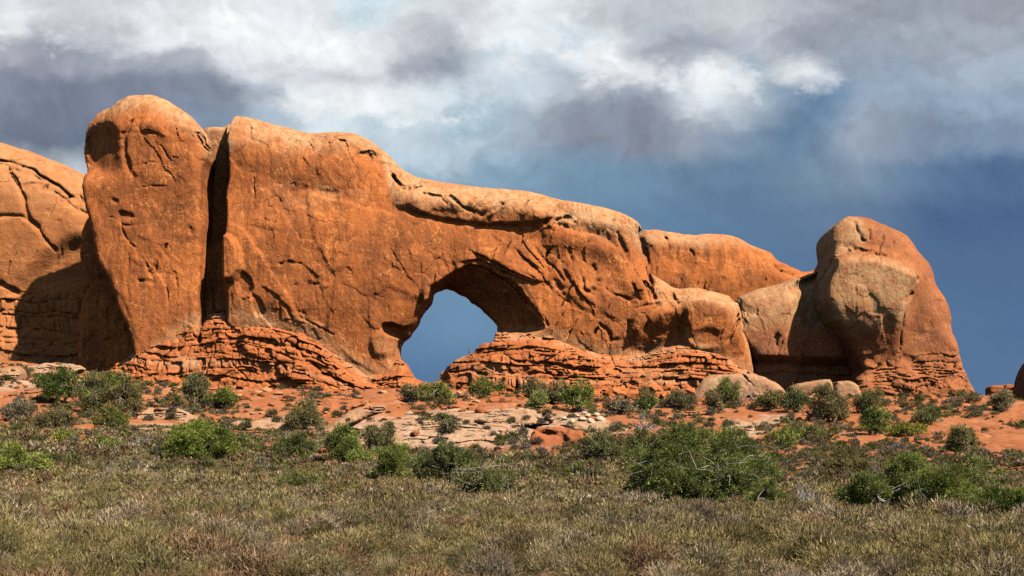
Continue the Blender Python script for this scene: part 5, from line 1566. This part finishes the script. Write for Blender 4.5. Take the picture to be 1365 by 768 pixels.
for _ in range(95):
    b = [(0, 130, 486, 560), (130, 540, 512, 566), (560, 960, 515, 575), (960, 1340, 522, 610)][_r.choice(4, p=(.22, .36, .22, .2))]
    stone(_r.uniform(b[0], b[1]), _r.uniform(b[2], b[3]), _r.uniform(3.0, 9.5), ST_RED if _r.random() < .8 else ST_PALE, 'small loose rock strewn over the sand below the cliffs', 'loose rocks below the cliffs', name='loose_rock', cat='rock')


def rubble():
    rng = np.random.default_rng(15)
    V, Fq, P_ = [], [], []; b = 0
    src = [(np.array([v.co[:] for v in m.vertices]), np.array([p.vertices[:] for p in m.polygons])) for m in [stone_mesh(70 + i, M_REDROCK) for i in range(5)]]
    lite = []
    for v, f in src:
        lite.append((v, f))
    n = 2600
    px = rng.uniform(-10, 1380, n); yy = rng.uniform(170, 345, n)
    x = (px - CX) / FPX * yy; z = ground_z(x, yy)
    dens = fbm2(px / 50, yy / 25, 67, 3) + .6 * sstep(280, 330, yy) - .12
    for j in np.nonzero(dens > 0.08)[0]:
        v, f = lite[rng.integers(5)]
        s_ = .4 + (1.6 + 1.6 * (yy[j] > 300)) * rng.random() ** 2.6; a = rng.uniform(0, 6.283); ca, sa = math.cos(a) * s_, math.sin(a) * s_
        V.append(np.stack([v[:, 0] * ca - v[:, 1] * sa + x[j], v[:, 0] * sa + v[:, 1] * ca + yy[j], v[:, 2] * s_ * .8 + z[j]], 1)); Fq.append(f + b); b += len(v)
        P_.append(np.full(len(v), rng.random() ** 3))
    o = link('rubble', mesh_np('rubble', np.concatenate(V), np.concatenate(Fq), M_REDROCK, True, {'pale': np.concatenate(P_), 'varn': np.zeros(b)}))
    tag(o, 'small broken stones littering the slope under the cliffs', None, None, 'stuff')


rubble()


# ------------------------------------------------------------------ the four hikers
def flat_mat(name, c):
    m, t = new_mat(name)
    nz = t.noise(t.n('ShaderNodeTexCoord').outputs['Object'], 14.0, 3)
    bs = t.n('ShaderNodeBsdfPrincipled', {'Base Color': t.mix(t.maprange(nz, .3, .7), tuple(q * .85 for q in c), c), 'Roughness': .85, 'Specular IOR Level': .15})
    t.n('ShaderNodeOutputMaterial', {0: bs.outputs[0]})
    return m


SKIN_M = flat_mat('skin', (0.45, 0.26, 0.17))


def skinned(name, verts, edges, radii, mat, parent, root=0):
    me = bpy.data.meshes.new(name)
    me.from_pydata([tuple(v) for v in verts], edges, [])
    o = link(name, me, parent)
    o.modifiers.new('skin', 'SKIN')
    for i, r in enumerate(radii):
        me.skin_vertices[0].data[i].radius = (r, r) if not isinstance(r, tuple) else r
    me.skin_vertices[0].data[root].use_root = True
    sb = o.modifiers.new('sub', 'SUBSURF'); sb.levels = 1; sb.render_levels = 2
    me.materials.append(mat)
    me.polygons.foreach_set('use_smooth', np.ones(len(me.polygons), bool))
    return o


def person(loc, rz, label, shirt, pants, hat, stride=0.12, hh=1.74):
    root = empty('person', loc, rz)
    tag(root, label, 'person', 'hikers at the window')
    k = hh / 1.75
    J = dict(pel=(0, 0, .95), spi=(0, .01, 1.15), che=(0, 0, 1.36), nek=(0, .01, 1.49), hd=(0, -.02, 1.60), top=(0, -.02, 1.71))
    vs = list(J.values()); ed = [(0, 1), (1, 2), (2, 3), (3, 4), (4, 5)]; rd = [(.15, .11), (.14, .10), (.16, .11), .055, (.078, .095), (.06, .07)]
    for sx in (-1, 1):
        b = len(vs)
        vs += [(sx * .09, 0, .88), (sx * .10, -.02 + sx * stride * .5, .49), (sx * .10, .02 + sx * stride, .08), (sx * .11, -.14 + sx * stride, .035)]
        ed += [(0, b), (b, b + 1), (b + 1, b + 2), (b + 2, b + 3)]; rd += [.095, .06, .045, .04]
        a = len(vs)
        vs += [(sx * .19, 0, 1.41), (sx * .25, .03, 1.14), (sx * .23, -.10 - sx * .05, .90), (sx * .22, -.13 - sx * .05, .80)]
        ed += [(2, a), (a, a + 1), (a + 1, a + 2), (a + 2, a + 3)]; rd += [.058, .043, .033, (.04, .02)]
    vs = [tuple(q * k for q in v) for v in vs]
    skinned('body', vs, ed, rd, SKIN_M, root)
    sv = [(0, 0, .93), (0, .01, 1.15), (0, 0, 1.36), (0, .01, 1.45), (-.19, 0, 1.41), (-.235, .02, 1.22), (.19, 0, 1.41), (.235, .02, 1.22)]
    skinned('shirt', [tuple(q * k for q in v) for v in sv], [(0, 1), (1, 2), (2, 3), (2, 4), (4, 5), (2, 6), (6, 7)], [(.175, .13), (.16, .12), (.18, .13), .08, .078, .066, .078, .066], shirt, root)
    pv = [(0, 0, .97)] + [q for sx in (-1, 1) for q in [(sx * .09, 0, .86), (sx * .10, -.02 + sx * stride * .5, .49), (sx * .10, .02 + sx * stride, .13)]]
    skinned('trousers', [tuple(q * k for q in v) for v in pv], [(0, 1), (1, 2), (2, 3), (0, 4), (4, 5), (5, 6)], [(.165, .125), .11, .078, .065, .11, .078, .065], pants, root)
    skinned('hat', [(0, -.02, 1.66 * k), (0, -.02, 1.74 * k), (0, -.12, 1.665 * k)], [(0, 1), (0, 2)], [(.10, .115), (.07, .08), (.06, .012)], hat, root)


WHT = flat_mat('white_cotton', (0.75, 0.74, 0.72)); DRK = flat_mat('dark_cloth', (0.03, 0.03, 0.035)); GRYC = flat_mat('grey_cloth', (0.30, 0.28, 0.26)); RSE = flat_mat('rose_cloth', (0.55, 0.24, 0.22)); KHK = flat_mat('khaki_cloth', (0.28, 0.22, 0.14))
bpy.context.view_layer.update()
_q = drop((625 - CX) / FPX * 341.0, 341.0, [FOOT])
print('hiker', _q, CX + _q.x / _q.y * FPX, HOR - (_q.z - ZC) / _q.y * FPX)
person(_q, 0.4, 'hiker in dark clothes standing on the shaded ledge inside the window', DRK, DRK, DRK, .05)
_q = hit(567.5, 516, ROCKY)
person(_q, 2.6, 'hiker in white shirt and hat on the sill below the window', WHT, GRYC, WHT, .12)
_q = hit(694, 515, ROCKY)
print('hiker', _q)
person(_q, 0.9, 'hiker in rose shirt beside the round olive bush', RSE, KHK, WHT, .10)
_q = hit(703, 511, ROCKY)
print('hiker', _q)
person(_q, 1.2, 'hiker in white shirt behind the round olive bush', WHT, KHK, WHT, .10)
